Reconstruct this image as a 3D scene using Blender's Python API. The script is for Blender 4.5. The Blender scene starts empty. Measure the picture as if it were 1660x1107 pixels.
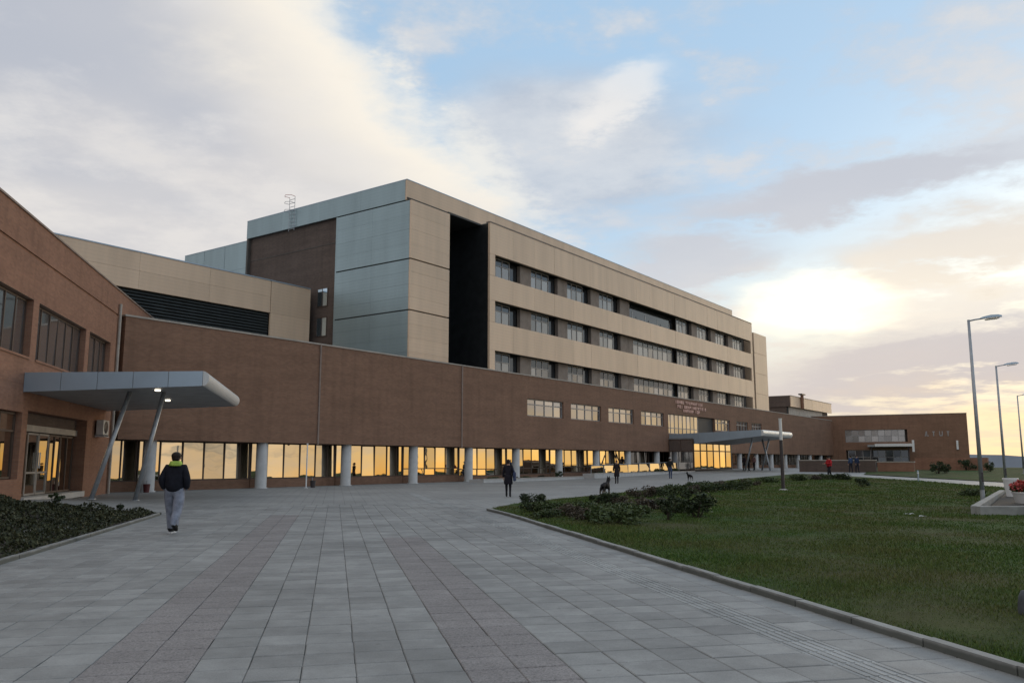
import bpy, bmesh, math, random
import numpy as np
from mathutils import Vector, Matrix
from mathutils.geometry import delaunay_2d_cdt

random.seed(11); rng = np.random.default_rng(5)
sc = bpy.context.scene
COL = sc.collection
R = math.radians

# ---------------------------------------------------------------- camera
F_PX, W_PX, H_PX, CAM_H = 1335.0, 1660.0, 1107.0, 1.55
PITCH = math.atan((748 - 553.5) / F_PX)
cd = bpy.data.cameras.new('camera'); cam = bpy.data.objects.new('camera', cd); COL.objects.link(cam)
cd.sensor_width = 36.0; cd.lens = 36.0 * F_PX / W_PX; cd.clip_start = 0.1; cd.clip_end = 20000
cam.location = (0, 0, CAM_H); cam.rotation_euler = (R(90) + PITCH, 0, 0)
sc.camera = cam

# ---------------------------------------------------------------- world
SUN_AZ, SUN_EL = 38.0, 7.0           # azimuth to the right of the view axis, elevation
world = bpy.data.worlds.new('World'); sc.world = world; world.use_nodes = True
wt = world.node_tree; wt.nodes.clear()

class X:
    """tiny expression wrapper round math nodes"""
    def __init__(s, t, k): s.t, s.k = t, k
    def _o(s, op, b=None, c=None, sw=False):
        n = s.t.nodes.new('ShaderNodeMath'); n.operation = op
        a = (b, s) if sw else (s, b)
        for i, v in enumerate((a[0], a[1], c)):
            if v is None: continue
            if isinstance(v, X): s.t.links.new(v.k, n.inputs[i])
            else: n.inputs[i].default_value = v
        return X(s.t, n.outputs[0])
    def __add__(s, b): return s._o('ADD', b)
    def __radd__(s, b): return s._o('ADD', b)
    def __sub__(s, b): return s._o('SUBTRACT', b)
    def __rsub__(s, b): return s._o('SUBTRACT', b, sw=True)
    def __mul__(s, b): return s._o('MULTIPLY', b)
    def __rmul__(s, b): return s._o('MULTIPLY', b)
    def __truediv__(s, b): return s._o('DIVIDE', b)
    def f(s, op, b=None, c=None): return s._o(op, b, c)
def sstep(x, a, b):
    n = x.t.nodes.new('ShaderNodeMapRange'); n.interpolation_type = 'SMOOTHSTEP'
    x.t.links.new(x.k, n.inputs[0]); n.inputs[1].default_value = a; n.inputs[2].default_value = b
    return X(x.t, n.outputs[0])
def cmix(t, fac, a, b, mode='MIX'):
    n = t.nodes.new('ShaderNodeMix'); n.data_type = 'RGBA'; n.blend_type = mode
    for v, i in ((fac, 0), (a, 6), (b, 7)):
        if isinstance(v, X): t.links.new(v.k, n.inputs[i])
        elif hasattr(v, 'is_linked'): t.links.new(v, n.inputs[i])
        elif i == 0: n.inputs[0].default_value = v
        else: n.inputs[i].default_value = (*v, 1)
    return n.outputs[2]

def build_sky():
    t = wt
    tc = t.nodes.new('ShaderNodeTexCoord'); sp = t.nodes.new('ShaderNodeSeparateXYZ')
    t.links.new(tc.outputs['Generated'], sp.inputs[0])
    dx, dy, dz = (X(t, sp.outputs[i]) for i in range(3))
    el = dz.f('ARCSINE') * 57.2958
    az = dx.f('ARCTAN2', dy) * 57.2958
    elp = el.f('MAXIMUM', 0.0)
    # cloud plane coordinates
    zz = dz.f('MAXIMUM', 0.0) + 0.10
    cx, cy = dx / zz, dy / zz
    cb = t.nodes.new('ShaderNodeCombineXYZ')
    t.links.new(cx.k, cb.inputs[0]); t.links.new(cy.k, cb.inputs[1])
    def noise(scale, det, rough, off, dist=0.0, vec=None):
        mp = t.nodes.new('ShaderNodeMapping'); mp.inputs['Location'].default_value = off
        t.links.new(vec or cb.outputs[0], mp.inputs[0])
        n = t.nodes.new('ShaderNodeTexNoise'); n.inputs['Scale'].default_value = scale
        n.inputs['Detail'].default_value = det; n.inputs['Roughness'].default_value = rough
        n.inputs['Distortion'].default_value = dist
        t.links.new(mp.outputs[0], n.inputs['Vector']); return X(t, n.outputs['Fac'])
    n1 = noise(1.1, 6, .56, (3.1, 1.7, 0))
    n2 = noise(2.7, 6, .64, (7.7, 4.2, 2))
    n3 = noise(0.55, 3, .5, (1.3, 9.1, 5))
    cb2 = t.nodes.new('ShaderNodeCombineXYZ')
    t.links.new((az * 0.05).k, cb2.inputs[0]); t.links.new((el * 0.16).k, cb2.inputs[1])
    n4 = noise(1.6, 4, .58, (2.2, .4, 8), .0, cb2.outputs[0])     # long streaks near the horizon
    def gs(x, c, w): return (((x - c) / w).f('POWER', 2.0) * -1.0).f('EXPONENT') if False else ((((x - c) / w) * ((x - c) / w)) * -1.0).f('EXPONENT')
    # clear sky
    sky = t.nodes.new('ShaderNodeTexSky'); sky.sky_type = 'NISHITA'; sky.sun_disc = False
    sky.sun_elevation = R(SUN_EL); sky.sun_rotation = R(SUN_AZ); sky.air_density = 1.0
    sky.dust_density = 1.2; sky.ozone_density = 1.5
    K = 10.0                                   # everything below is in units of background strength 0.1
    def col(c): return tuple(v * K for v in c)
    nis = cmix(t, 1.0, sky.outputs[0], (1.30, 1.42, 1.55), 'MULTIPLY')
    clear = cmix(t, .70, nis, col((.50, .73, .98)))
    # pale haze towards the horizon, warm on the sunset side
    wside = gs(az, 45.0, 52.0)
    hz = sstep(elp, 18.0, 1.0)
    hcol = cmix(t, wside, col((.52, .57, .66)), col((.92, .80, .60)))
    c = cmix(t, hz * .9, clear, hcol)
    # cloud masks
    dist = (-14.0 + (31.0 - el) * 0.98) - az + (n1 - .5) * 17.0 + (n2 - .5) * 12.0       # positive inside the left bank
    behind = sstep(az.f('ABSOLUTE'), 60.0, 120.0)
    left = sstep(dist, -4.0, 4.5)
    rest = sstep(n1 * .4 + n2 * .75 + (n3 - .5) * .5 + behind * .06, .515, .70) * .80
    def patch(a, e, wa, we, k, tilt=0.0):
        ee = el - (az - a) * tilt + (n4 - .5) * 5.0 + (n2 - .5) * 7.0
        aa = az + (n1 - .5) * 10.0
        return sstep(gs(aa, a, wa) * gs(ee, e, we) + (n2 - .5) * .9, .08, .80) * k
    bandr = patch(24.0, 17.3, 15.0, 2.0, 1.0, .06)
    lowr = patch(30.0, 6.4, 18.0, 2.7, 1.0, .16)
    midc = patch(4.0, 21.0, 12.0, 5.5, .75, 0.0)
    bmid = patch(13.0, 13.4, 5.5, 1.9, .95, 0.0)
    whitep = patch(8.6, 24.6, 3.4, 1.7, .60, .25)
    bank = patch(97.0, 4.5, 15.0, 1.7, .75, .03)
    crm = patch(29.0, 13.0, 10.0, 2.1, .85, .05)
    mask = left.f('MAXIMUM', rest).f('MAXIMUM', bandr).f('MAXIMUM', lowr).f('MAXIMUM', midc).f('MAXIMUM', bmid).f('MAXIMUM', crm)
    # cloud colour: lit edge, grey body
    edge = sstep(dist, 15.0, 1.0) * sstep(dist, -3.0, 1.0) * sstep(el, 12.0, 20.0)
    body = cmix(t, sstep(n1 * .6 + n2 * .8 - .2, .38, .64), col((.50, .53, .60)), col((.71, .71, .725)))
    body = cmix(t, sstep(n3, .45, .62) * .45, body, col((.86, .80, .74)))
    lit = cmix(t, edge * .92, body, col((1.02, .945, .82)))
    lit = cmix(t, wside * sstep(el, 15.0, 3.0) * .55, lit, col((.92, .74, .58)))
    dk = lowr.f('MAXIMUM', bmid).f('MAXIMUM', bandr)
    lit = cmix(t, dk * .9, lit, cmix(t, sstep(el, 13.0, 6.0), col((.58, .61, .68)), col((.66, .60, .585))))
    lit = cmix(t, crm, lit, col((.80, .72, .64)))
    c = cmix(t, mask, c, lit)
    c = cmix(t, whitep, c, col((.97, .93, .88)))
    # glow where the sun sits behind the broken cloud
    def add(c, f, cc): return cmix(t, 1.0, c, cmix(t, f, (0, 0, 0), col(cc)), 'ADD')
    wob = (n4 - .5) * 5.0 + (n2 - .5) * 2.0
    core = gs(az + (n1 - .5) * 6.0, 21.2, 4.9) * gs(el + wob, 9.9, 1.75)
    c = cmix(t, sstep(core, .12, .8), c, col((1.5, 1.36, 1.05)))
    wide = gs(az, 23.0, 15.0) * gs(el + wob * .6, 10.0, 5.0) * (1.0 - lowr * .7)
    c = add(c, wide, (.15, .12, .06))
    # golden band low along the sunset horizon
    hor = gs(az, 66.0, 38.0) * sstep(el + (n4 - .5) * 9.0 + (n1 - .5) * 3.0, 5.6, -.2)
    c = cmix(t, hor * .95, c, col((1.48, .94, .30)))
    deep = gs(az, 78.0, 30.0) * sstep(el + (n4 - .5) * 4.5, 1.4, -.5)
    c = cmix(t, deep * .9, c, col((1.55, .80, .17)))
    c = cmix(t, bank, c, col((.46, .43, .36)))
    bg = t.nodes.new('ShaderNodeBackground'); bg.inputs['Strength'].default_value = 0.1
    t.links.new(c, bg.inputs[0])
    o = t.nodes.new('ShaderNodeOutputWorld'); t.links.new(bg.outputs[0], o.inputs[0])
build_sky()

# ---------------------------------------------------------------- sun and exposure
sl = bpy.data.lights.new('sun', 'SUN'); sl.energy = 0.6; sl.angle = R(18); sl.color = (1.0, .80, .55)
so = bpy.data.objects.new('sun', sl); COL.objects.link(so)
sdir = Vector((math.sin(R(SUN_AZ)) * math.cos(R(SUN_EL)), math.cos(R(SUN_AZ)) * math.cos(R(SUN_EL)), math.sin(R(SUN_EL))))
so.rotation_euler = (-sdir).to_track_quat('-Z', 'Y').to_euler(); so.location = (60, 60, 60)
cy = sc.cycles; cy.max_bounces = 6; cy.diffuse_bounces = 3; cy.glossy_bounces = 4; cy.transmission_bounces = 2
vs = sc.view_settings
vs.view_transform = 'Standard'; vs.look = 'None'; vs.exposure = 0.0; vs.gamma = 1.0; vs.use_curve_mapping = False

# ---------------------------------------------------------------- pixel and frame geometry
CP, SP = math.cos(PITCH), math.sin(PITCH)
CAM = np.array([0, 0, CAM_H])
def ray(px, py):
    x, u = (px - 830) / F_PX, (553.5 - py) / F_PX
    return np.array([x, CP - u * SP, SP + u * CP])
def sm(a, b, x):
    t = np.clip((x - a) / (b - a), 0, 1); return t * t * (3 - 2 * t)
YM, YP, YW = R(35.5), R(12.0), R(12.8)
ES = np.array([math.sin(YM), math.cos(YM), 0]); NN = np.array([-ES[1], ES[0], 0])
PW = np.array([-math.sin(YP), math.cos(YP), 0]); PN = np.array([math.cos(YP), math.sin(YP), 0])
OFF = 40.13
def terr(x, y):
    s = x * ES[0] + y * ES[1]; lat = x * PN[0] + y * PN[1]; fwd = x * PW[0] + y * PW[1]
    return (.62 * sm(52, 105, s) + .34 * sm(-5.6, -9.0, lat) * (1 - sm(27, 41, fwd))
            - 75 * sm(75, 2200, lat) - 40 * sm(260, 2500, np.hypot(x, y)))
def gnd(px, py):
    r = ray(px, py); z = 0.0
    for _ in range(30):
        p = CAM + r * ((z - CAM_H) / r[2]); z = .5 * z + .5 * float(terr(p[0], p[1]))
    return Vector((p[0], p[1], float(terr(p[0], p[1]))))
def pl(lat, fwd, dz=0.0):
    p = PN * lat + PW * fwd; return Vector((p[0], p[1], float(terr(p[0], p[1])) + dz))
class Frame:
    """local x runs along a wall, local y into the building"""
    def __init__(s, o, ex):
        s.o, s.ex = np.array(o, float), np.array(ex, float); s.ey = np.array([-ex[1], ex[0], 0])
        s.rz = math.atan2(ex[1], ex[0])
    def hit(s, px, py, d=0.0):
        r = ray(px, py); t = (s.ey @ (s.o - CAM) + d) / (s.ey @ r); p = CAM + r * t
        return float(s.ex @ (p - s.o)), float(p[2])
    def side(s, px, py, x):
        r = ray(px, py); t = (s.ex @ (s.o - CAM) + x) / (s.ex @ r); p = CAM + r * t
        return float(s.ey @ (p - s.o)), float(p[2])
    def w(s, x, d, z=0.0):
        p = s.o + s.ex * x + s.ey * d; return Vector((p[0], p[1], z))
FM = Frame(NN * OFF, ES)
W0 = NN * OFF + ES * 22.0
FW = Frame(W0, (-math.sin(YW), math.cos(YW), 0))
YF = R(116.4)
FF = Frame(NN * OFF + ES * 157.0, (math.sin(YF), math.cos(YF), 0))

# ---------------------------------------------------------------- mesh helpers
class MB:
    def __init__(s): s.v, s.f, s.m = [], [], []
    def add(s, vs, fs, m=0):
        b = len(s.v); s.v += [tuple(v) for v in vs]; s.f += [tuple(b + i for i in f) for f in fs]; s.m += [m] * len(fs); return s
    def box(s, x0, x1, y0, y1, z0, z1, m=0):
        return s.add([(x0, y0, z0), (x1, y0, z0), (x1, y1, z0), (x0, y1, z0), (x0, y0, z1), (x1, y0, z1), (x1, y1, z1), (x0, y1, z1)],
                     [(0, 3, 2, 1), (4, 5, 6, 7), (0, 1, 5, 4), (1, 2, 6, 5), (2, 3, 7, 6), (3, 0, 4, 7)], m)
    def tube(s, pts, rad, n=10, m=0, cap=True):
        pts = [Vector(p) for p in pts]
        rad = rad if isinstance(rad, (list, tuple)) else [rad] * len(pts)
        rings = []
        for i, p in enumerate(pts):
            d = (pts[min(i + 1, len(pts) - 1)] - pts[max(i - 1, 0)]).normalized()
            a = d.cross(Vector((0, 0, 1)) if abs(d.z) < .95 else Vector((1, 0, 0))).normalized(); b = d.cross(a)
            rings.append([p + (a * math.cos(2 * math.pi * k / n) + b * math.sin(2 * math.pi * k / n)) * rad[i] for k in range(n)])
        vs = [v for r_ in rings for v in r_]; fs = []
        for i in range(len(pts) - 1):
            for k in range(n):
                k2 = (k + 1) % n; fs.append((i * n + k, i * n + k2, (i + 1) * n + k2, (i + 1) * n + k))
        if cap: fs += [tuple(range(n)), tuple(reversed(range((len(pts) - 1) * n, len(pts) * n)))]
        return s.add(vs, fs, m)
    def lathe(s, prof, n=20, m=0, c=(0, 0)):
        vs, fs = [], []
        for (r_, z) in prof:
            vs += [(c[0] + r_ * math.cos(2 * math.pi * k / n), c[1] + r_ * math.sin(2 * math.pi * k / n), z) for k in range(n)]
        for i in range(len(prof) - 1):
            for k in range(n):
                k2 = (k + 1) % n; fs.append((i * n + k, i * n + k2, (i + 1) * n + k2, (i + 1) * n + k))
        fs += [tuple(reversed(range(n))), tuple(range((len(prof) - 1) * n, len(prof) * n))]
        return s.add(vs, fs, m)
    def prism(s, poly, z0, z1, m=0):
        n = len(poly)
        return s.add([(x, y, z0) for x, y in poly] + [(x, y, z1) for x, y in poly],
                     [tuple(reversed(range(n))), tuple(range(n, 2 * n))] + [(i, (i + 1) % n, n + (i + 1) % n, n + i) for i in range(n)], m)
    def mesh(s, name, mats, smooth=False):
        me = bpy.data.meshes.new(name); me.from_pydata(s.v, [], s.f)
        for m in (mats if isinstance(mats, (list, tuple)) else [mats]): me.materials.append(m)
        if len(me.materials) > 1: me.polygons.foreach_set('material_index', s.m)
        bm = bmesh.new(); bm.from_mesh(me); bmesh.ops.recalc_face_normals(bm, faces=bm.faces); bm.to_mesh(me); bm.free()
        if smooth: me.shade_smooth()
        me.update(); return me
    def build(s, name, mats, parent=None, loc=(0, 0, 0), rz=0.0, smooth=False, bevel=0.0):
        o = link(name, s.mesh(name, mats, smooth), parent, loc, rz)
        if bevel:
            b = o.modifiers.new('bevel', 'BEVEL'); b.width = bevel; b.segments = 2; b.limit_method = 'ANGLE'
        return o
def link(name, me, parent=None, loc=(0, 0, 0), rz=0.0, rot=None):
    o = bpy.data.objects.new(name, me); COL.objects.link(o)
    o.location = loc; o.rotation_euler = rot if rot else (0, 0, rz)
    if parent: o.parent = parent
    return o
def tag(o, label, cat, group=None):
    o['label'] = label; o['category'] = cat
    if group: o['group'] = group
    return o
def empty(name, loc, rz, label, cat, group=None):
    o = link(name, None, None, loc, rz); o.empty_display_size = .2
    return tag(o, label, cat, group)
def struct(o): o['kind'] = 'structure'; return o
def stuff(o): o['kind'] = 'stuff'; return o
def copy_tree(o, parent=None):
    c = o.copy(); COL.objects.link(c)
    if parent: c.parent = parent
    for ch in list(o.children): copy_tree(ch, c)
    return c
_box = {}
def boxpart(name, x0, x1, y0, y1, z0, z1, m, parent, jitter=0.0):
    """box part whose mesh is shared with equal boxes"""
    k = (round(x1 - x0, 3), round(y1 - y0, 3), round(z1 - z0, 3), m.name)
    if k not in _box: _box[k] = MB().box(0, x1 - x0, 0, y1 - y0, 0, z1 - z0).mesh(name, m)
    return link(name, _box[k], parent, (x0, y0 + (random.uniform(-jitter, jitter) if jitter else 0), z0))

# ---------------------------------------------------------------- materials
def newmat(name):
    m = bpy.data.materials.new(name); m.use_nodes = True; t = m.node_tree
    return m, t, t.nodes['Principled BSDF']
def tnoise(t, scale, det=4, vec=None, rough=.55):
    n = t.nodes.new('ShaderNodeTexNoise'); n.inputs['Scale'].default_value = scale; n.inputs['Detail'].default_value = det
    n.inputs['Roughness'].default_value = rough
    if vec is not None: t.links.new(vec, n.inputs['Vector'])
    return n.outputs['Fac']
def gpos(t): return t.nodes.new('ShaderNodeNewGeometry').outputs['Position']
def opos(t): return t.nodes.new('ShaderNodeTexCoord').outputs['Object']
def bump(t, b, h, s, d=.01):
    n = t.nodes.new('ShaderNodeBump'); n.inputs['Strength'].default_value = s; n.inputs['Distance'].default_value = d
    t.links.new(h, n.inputs['Height']); t.links.new(n.outputs[0], b.inputs['Normal'])
def shade(t, base, fac, lo, hi):
    """base colour times a factor between lo and hi"""
    f = X(t, fac) * (hi - lo) + lo if not isinstance(fac, X) else fac * (hi - lo) + lo
    cb = t.nodes.new('ShaderNodeCombineXYZ')
    for i in range(3): t.links.new(f.k, cb.inputs[i])
    return cmix(t, 1.0, base, cb.outputs[0], 'MULTIPLY')
def pm(name, c, rough=.6, metal=0.0, var=.18, scale=1.5, fine=0.0, fscale=60, bstr=0.0, bscale=40, obrand=0.0, spec=.5):
    m, t, b = newmat(name); g = gpos(t)
    f = X(t, tnoise(t, scale, 6, g))
    out = shade(t, c, sstep(f, .25, .75), 1 - var, 1 + var)
    if fine: out = shade(t, out, tnoise(t, fscale, 3, g), 1 - fine, 1 + fine)
    if obrand:
        oi = t.nodes.new('ShaderNodeObjectInfo').outputs['Random']; out = shade(t, out, oi, 1 - obrand, 1 + obrand)
    t.links.new(out, b.inputs['Base Color'])
    b.inputs['Roughness'].default_value = rough; b.inputs['Metallic'].default_value = metal
    b.inputs['Specular IOR Level'].default_value = spec
    if bstr: bump(t, b, tnoise(t, bscale, 4, g), bstr)
    return m
def brick(name, c1, c2, mortar, bw=.25, bh=.075):
    m, t, b = newmat(name); o = opos(t)
    sp = t.nodes.new('ShaderNodeSeparateXYZ'); t.links.new(o, sp.inputs[0])
    cb = t.nodes.new('ShaderNodeCombineXYZ')
    xy = X(t, sp.outputs[0]) + X(t, sp.outputs[1]); t.links.new(xy.k, cb.inputs[0]); t.links.new(sp.outputs[2], cb.inputs[1])
    br = t.nodes.new('ShaderNodeTexBrick'); t.links.new(cb.outputs[0], br.inputs['Vector'])
    br.inputs['Color1'].default_value = (*c1, 1); br.inputs['Color2'].default_value = (*c2, 1); br.inputs['Mortar'].default_value = (*mortar, 1)
    br.inputs['Scale'].default_value = 1.0; br.inputs['Mortar Size'].default_value = .006; br.inputs['Brick Width'].default_value = bw
    br.inputs['Row Height'].default_value = bh; br.inputs['Bias'].default_value = -.1
    out = shade(t, br.outputs['Color'], sstep(X(t, tnoise(t, .35, 6, o)), .3, .7), .94, 1.06)
    mp = t.nodes.new('ShaderNodeMapping'); mp.inputs['Scale'].default_value = (.25, .25, 2.2); t.links.new(o, mp.inputs[0])
    out = shade(t, out, sstep(X(t, tnoise(t, 1.0, 5, mp.outputs[0])), .3, .7), .92, 1.07)
    mp2 = t.nodes.new('ShaderNodeMapping'); mp2.inputs['Scale'].default_value = (2.0, 2.0, .12); t.links.new(o, mp2.inputs[0])
    out = shade(t, out, sstep(X(t, tnoise(t, 1.0, 5, mp2.outputs[0])), .45, .75), 1.03, .88)
    t.links.new(out, b.inputs['Base Color']); b.inputs['Roughness'].default_value = .85; b.inputs['Specular IOR Level'].default_value = .25
    bump(t, b, br.outputs['Fac'], -.5, .008)
    return m
M = {}
M['brick'] = brick('brick_brown', (.262, .146, .094), (.210, .114, .075), (.200, .142, .104))
M['brick_wing'] = brick('brick_red_brown', (.305, .158, .102), (.245, .124, .082), (.23, .16, .118))
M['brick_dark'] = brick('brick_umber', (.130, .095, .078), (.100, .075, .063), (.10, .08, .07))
def panel_mat(name, c, metal, rough):
    m, t, b = newmat(name); o = opos(t); g = gpos(t)
    w = t.nodes.new('ShaderNodeTexWave'); w.bands_direction = 'Z'; w.inputs['Scale'].default_value = 1.25; w.inputs['Distortion'].default_value = 0
    t.links.new(g, w.inputs['Vector'])
    rib = sstep(X(t, w.outputs['Fac']), .0, .10)
    out = shade(t, c, rib, .93, 1.0)
    mp = t.nodes.new('ShaderNodeMapping'); mp.inputs['Scale'].default_value = (.8, .8, .10); t.links.new(g, mp.inputs[0])
    out = shade(t, out, sstep(X(t, tnoise(t, 1.0, 5, mp.outputs[0])), .3, .75), 1.04, .90)
    out = shade(t, out, t.nodes.new('ShaderNodeObjectInfo').outputs['Random'], .955, 1.045)
    t.links.new(out, b.inputs['Base Color']); b.inputs['Roughness'].default_value = rough; b.inputs['Metallic'].default_value = metal
    bump(t, b, rib.k, .25, .01)
    return m
M['panel'] = panel_mat('cladding_beige', (.74, .545, .380), .08, .48)
M['panel_sky_tint'] = panel_mat('cladding_sky_tint', (.30, .385, .405), .45, .36)  # same cladding as the front, cool sky light put into its colour
M['pier'] = pm('pier_render', (.25, .200, .165), .7)
M['pipe'] = pm('pipe_brown', (.24, .18, .15), .6)
M['slot'] = pm('slot_dark', (.060, .066, .070), .30, .7)
M['groove'] = pm('joint_shadow', (.09, .08, .07), .8)
def glass_mat(name, c, metal, rough, wave):
    m, t, b = newmat(name); g = gpos(t)
    out = shade(t, c, t.nodes.new('ShaderNodeObjectInfo').outputs['Random'], .66, 1.14)
    t.links.new(out, b.inputs['Base Color'])
    b.inputs['Metallic'].default_value = metal; b.inputs['Roughness'].default_value = rough
    if wave: bump(t, b, tnoise(t, .55, 2, g), wave, .05)
    return m
M['glass'] = glass_mat('glass_mirror', (.68, .62, .52), 1.0, .015, .10)
M['glass_up'] = glass_mat('glass_upper', (.46, .45, .45), .85, .05, .06)
M['glass_ward'] = glass_mat('glass_ward', (.36, .345, .33), .55, .12, .05)
M['glass_dark'] = glass_mat('glass_dark', (.10, .11, .12), .6, .06, .05)
M['glass_sky'] = glass_mat('glass_tower', (.62, .74, .80), .9, .05, 0)
M['frame'] = pm('frame_brown', (.085, .055, .040), .5)
M['frame_grey'] = pm('frame_grey', (.30, .29, .28), .45, .2)
M['concrete'] = pm('concrete_pale', (.50, .49, .47), .7, var=.10, scale=2.5, fine=.06, bstr=.1)
M['alu'] = pm('aluminium_sheet', (.38, .455, .52), .34, .45, var=.06, scale=.8, obrand=.05)
M['alu_light'] = pm('aluminium_bright', (.66, .66, .64), .4, .2, var=.05)
M['soffit'] = pm('soffit_grey', (.30, .31, .32), .5, .1)
M['steel'] = pm('galvanised_steel', (.36, .38, .40), .42, .5, var=.12, scale=6)
M['steel_dark'] = pm('dark_steel', (.06, .05, .05), .45, .3)
M['coping'] = pm('coping_stone', (.40, .36, .31), .7)
M['black'] = pm('black_plastic', (.015, .015, .017), .5)
M['white'] = pm('white_paint', (.75, .75, .74), .5, var=.05)
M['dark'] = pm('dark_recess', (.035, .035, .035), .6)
M['louvre'] = pm('louvre_metal', (.075, .085, .085), .5, .3)
M['roof'] = pm('roof_gravel', (.25, .24, .23), .9)
M['red'] = pm('red_paint', (.42, .06, .05), .5)
M['letter'] = pm('letter_pale_red', (.62, .36, .31), .5)
# paving
def slab_mat(name, c, speckle, tint):
    m, t, b = newmat(name); g = gpos(t); geo = t.nodes.new('ShaderNodeNewGeometry')
    isl = X(t, geo.outputs['Random Per Island']); oi = X(t, t.nodes.new('ShaderNodeObjectInfo').outputs['Random'])
    rnd = (isl + oi * 7.31).f('FRACT')
    out = shade(t, c, rnd, .84, 1.12)
    out = shade(t, out, sstep(X(t, tnoise(t, .45, 7, g, .62)), .28, .72), .74, 1.13)
    out = shade(t, out, sstep(X(t, tnoise(t, 3.0, 7, g, .65)), .35, .7), .84, 1.06)
    v = t.nodes.new('ShaderNodeTexVoronoi'); v.inputs['Scale'].default_value = 85 if tint else 140; t.links.new(g, v.inputs['Vector'])
    sp = t.nodes.new('ShaderNodeSeparateColor'); t.links.new(v.outputs['Color'], sp.inputs[0])
    out = shade(t, out, sp.outputs[0], 1 - speckle, 1 + speckle)
    if tint: out = cmix(t, X(t, sp.outputs[1]) * .55, out, tint)
    gum = t.nodes.new('ShaderNodeTexVoronoi'); gum.inputs['Scale'].default_value = 1.7; t.links.new(g, gum.inputs['Vector'])
    out = shade(t, out, sstep(X(t, gum.outputs['Distance']), .045, .03), 1.0, .66)
    out = shade(t, out, sstep(X(t, tnoise(t, .9, 4, g)), .62, .72), 1.0, .80)
    t.links.new(out, b.inputs['Base Color']); b.inputs['Roughness'].default_value = .62; b.inputs['Specular IOR Level'].default_value = .45
    bump(t, b, tnoise(t, 120, 4, g), .22, .004)
    return m
M['slab'] = slab_mat('slab_grey', (.292, .290, .277), .12, None)
M['slab_pink'] = slab_mat('slab_pink', (.210, .194, .187), .45, (.32, .287, .275))
M['slab_tac'] = slab_mat('slab_tactile', (.345, .35, .34), .08, None)
M['joint'] = pm('joint_sand', (.12, .12, .112), .9, var=.7, scale=2.2, fine=.35, fscale=9)
def kerb_mat():
    m, t, b = newmat('kerb_stone'); g = gpos(t); o = opos(t)
    sp = t.nodes.new('ShaderNodeSeparateXYZ'); t.links.new(o, sp.inputs[0])
    out = shade(t, (.27, .27, .255), sstep(X(t, tnoise(t, 2.2, 6, g)), .3, .7), .78, 1.15)
    out = shade(t, out, t.nodes.new('ShaderNodeObjectInfo').outputs['Random'], .9, 1.08)
    low_dark = sstep(X(t, sp.outputs[2]) + (X(t, tnoise(t, 3.0, 5, g)) - .5) * .05, .072, .04)
    out = cmix(t, low_dark * .75, out, (.055, .062, .050))  # kerb colour darkens towards the foot, with a ragged edge
    t.links.new(out, b.inputs['Base Color']); b.inputs['Roughness'].default_value = .8
    bump(t, b, tnoise(t, 60, 4, g), .2); return m
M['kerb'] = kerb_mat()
def plaza_mat():
    m, t, b = newmat('plaza_paving'); g = gpos(t)
    mp = t.nodes.new('ShaderNodeMapping'); mp.vector_type = 'POINT'; mp.inputs['Rotation'].default_value = (0, 0, -YP); t.links.new(g, mp.inputs[0])
    br = t.nodes.new('ShaderNodeTexBrick'); br.offset = 0; t.links.new(mp.outputs[0], br.inputs['Vector'])
    br.inputs['Scale'].default_value = 1; br.inputs['Brick Width'].default_value = .4; br.inputs['Row Height'].default_value = .4
    br.inputs['Mortar Size'].default_value = .006
    br.inputs['Color1'].default_value = (.302, .30, .286, 1); br.inputs['Color2'].default_value = (.262, .26, .248, 1); br.inputs['Mortar'].default_value = (.10, .10, .10, 1)
    out = shade(t, br.outputs['Color'], sstep(X(t, tnoise(t, .22, 7, g, .6)), .3, .7), .84, 1.12)
    out = shade(t, out, sstep(X(t, tnoise(t, 1.1, 6, g)), .35, .7), .92, 1.06)
    t.links.new(out, b.inputs['Base Color']); b.inputs['Roughness'].default_value = .6
    return m
M['plaza'] = plaza_mat()
def lawn_mat(name, dim):
    m, t, b = newmat(name); g = gpos(t)
    a = sstep(X(t, tnoise(t, .28, 6, g, .6)), .35, .68); c = sstep(X(t, tnoise(t, 1.6, 6, g, .65)), .38, .66)
    out = cmix(t, c, (.028 * dim, .056 * dim, .014 * dim), (.054 * dim, .094 * dim, .024 * dim))
    out = cmix(t, a * .7, out, (.075 * dim, .060 * dim, .032 * dim))
    out = shade(t, out, tnoise(t, 22, 4, g), .7, 1.3)
    t.links.new(out, b.inputs['Base Color']); b.inputs['Roughness'].default_value = .9; b.inputs['Specular IOR Level'].default_value = .1
    bump(t, b, tnoise(t, 30, 4, g), .6, .03)
    return m
M['lawn'] = lawn_mat('lawn_turf', 1.0)
M['field'] = lawn_mat('field_turf', 1.2)
def blade_mat():
    m, t, b = newmat('grass_blade'); g = gpos(t); geo = t.nodes.new('ShaderNodeNewGeometry')
    a = sstep(X(t, tnoise(t, .28, 6, g, .6)), .35, .68); isl = X(t, geo.outputs['Random Per Island'])
    out = cmix(t, isl, (.038, .082, .014), (.100, .160, .034))
    out = cmix(t, a * .45 + sstep(isl, .90, .95) * .45, out, (.165, .135, .060))
    t.links.new(out, b.inputs['Base Color']); b.inputs['Roughness'].default_value = .7; b.inputs['Specular IOR Level'].default_value = .15
    return m
M['blade'] = blade_mat()
M['soil'] = pm('bed_soil', (.050, .040, .030), .95, var=.3, scale=3, fine=.3, bstr=.5)
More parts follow.
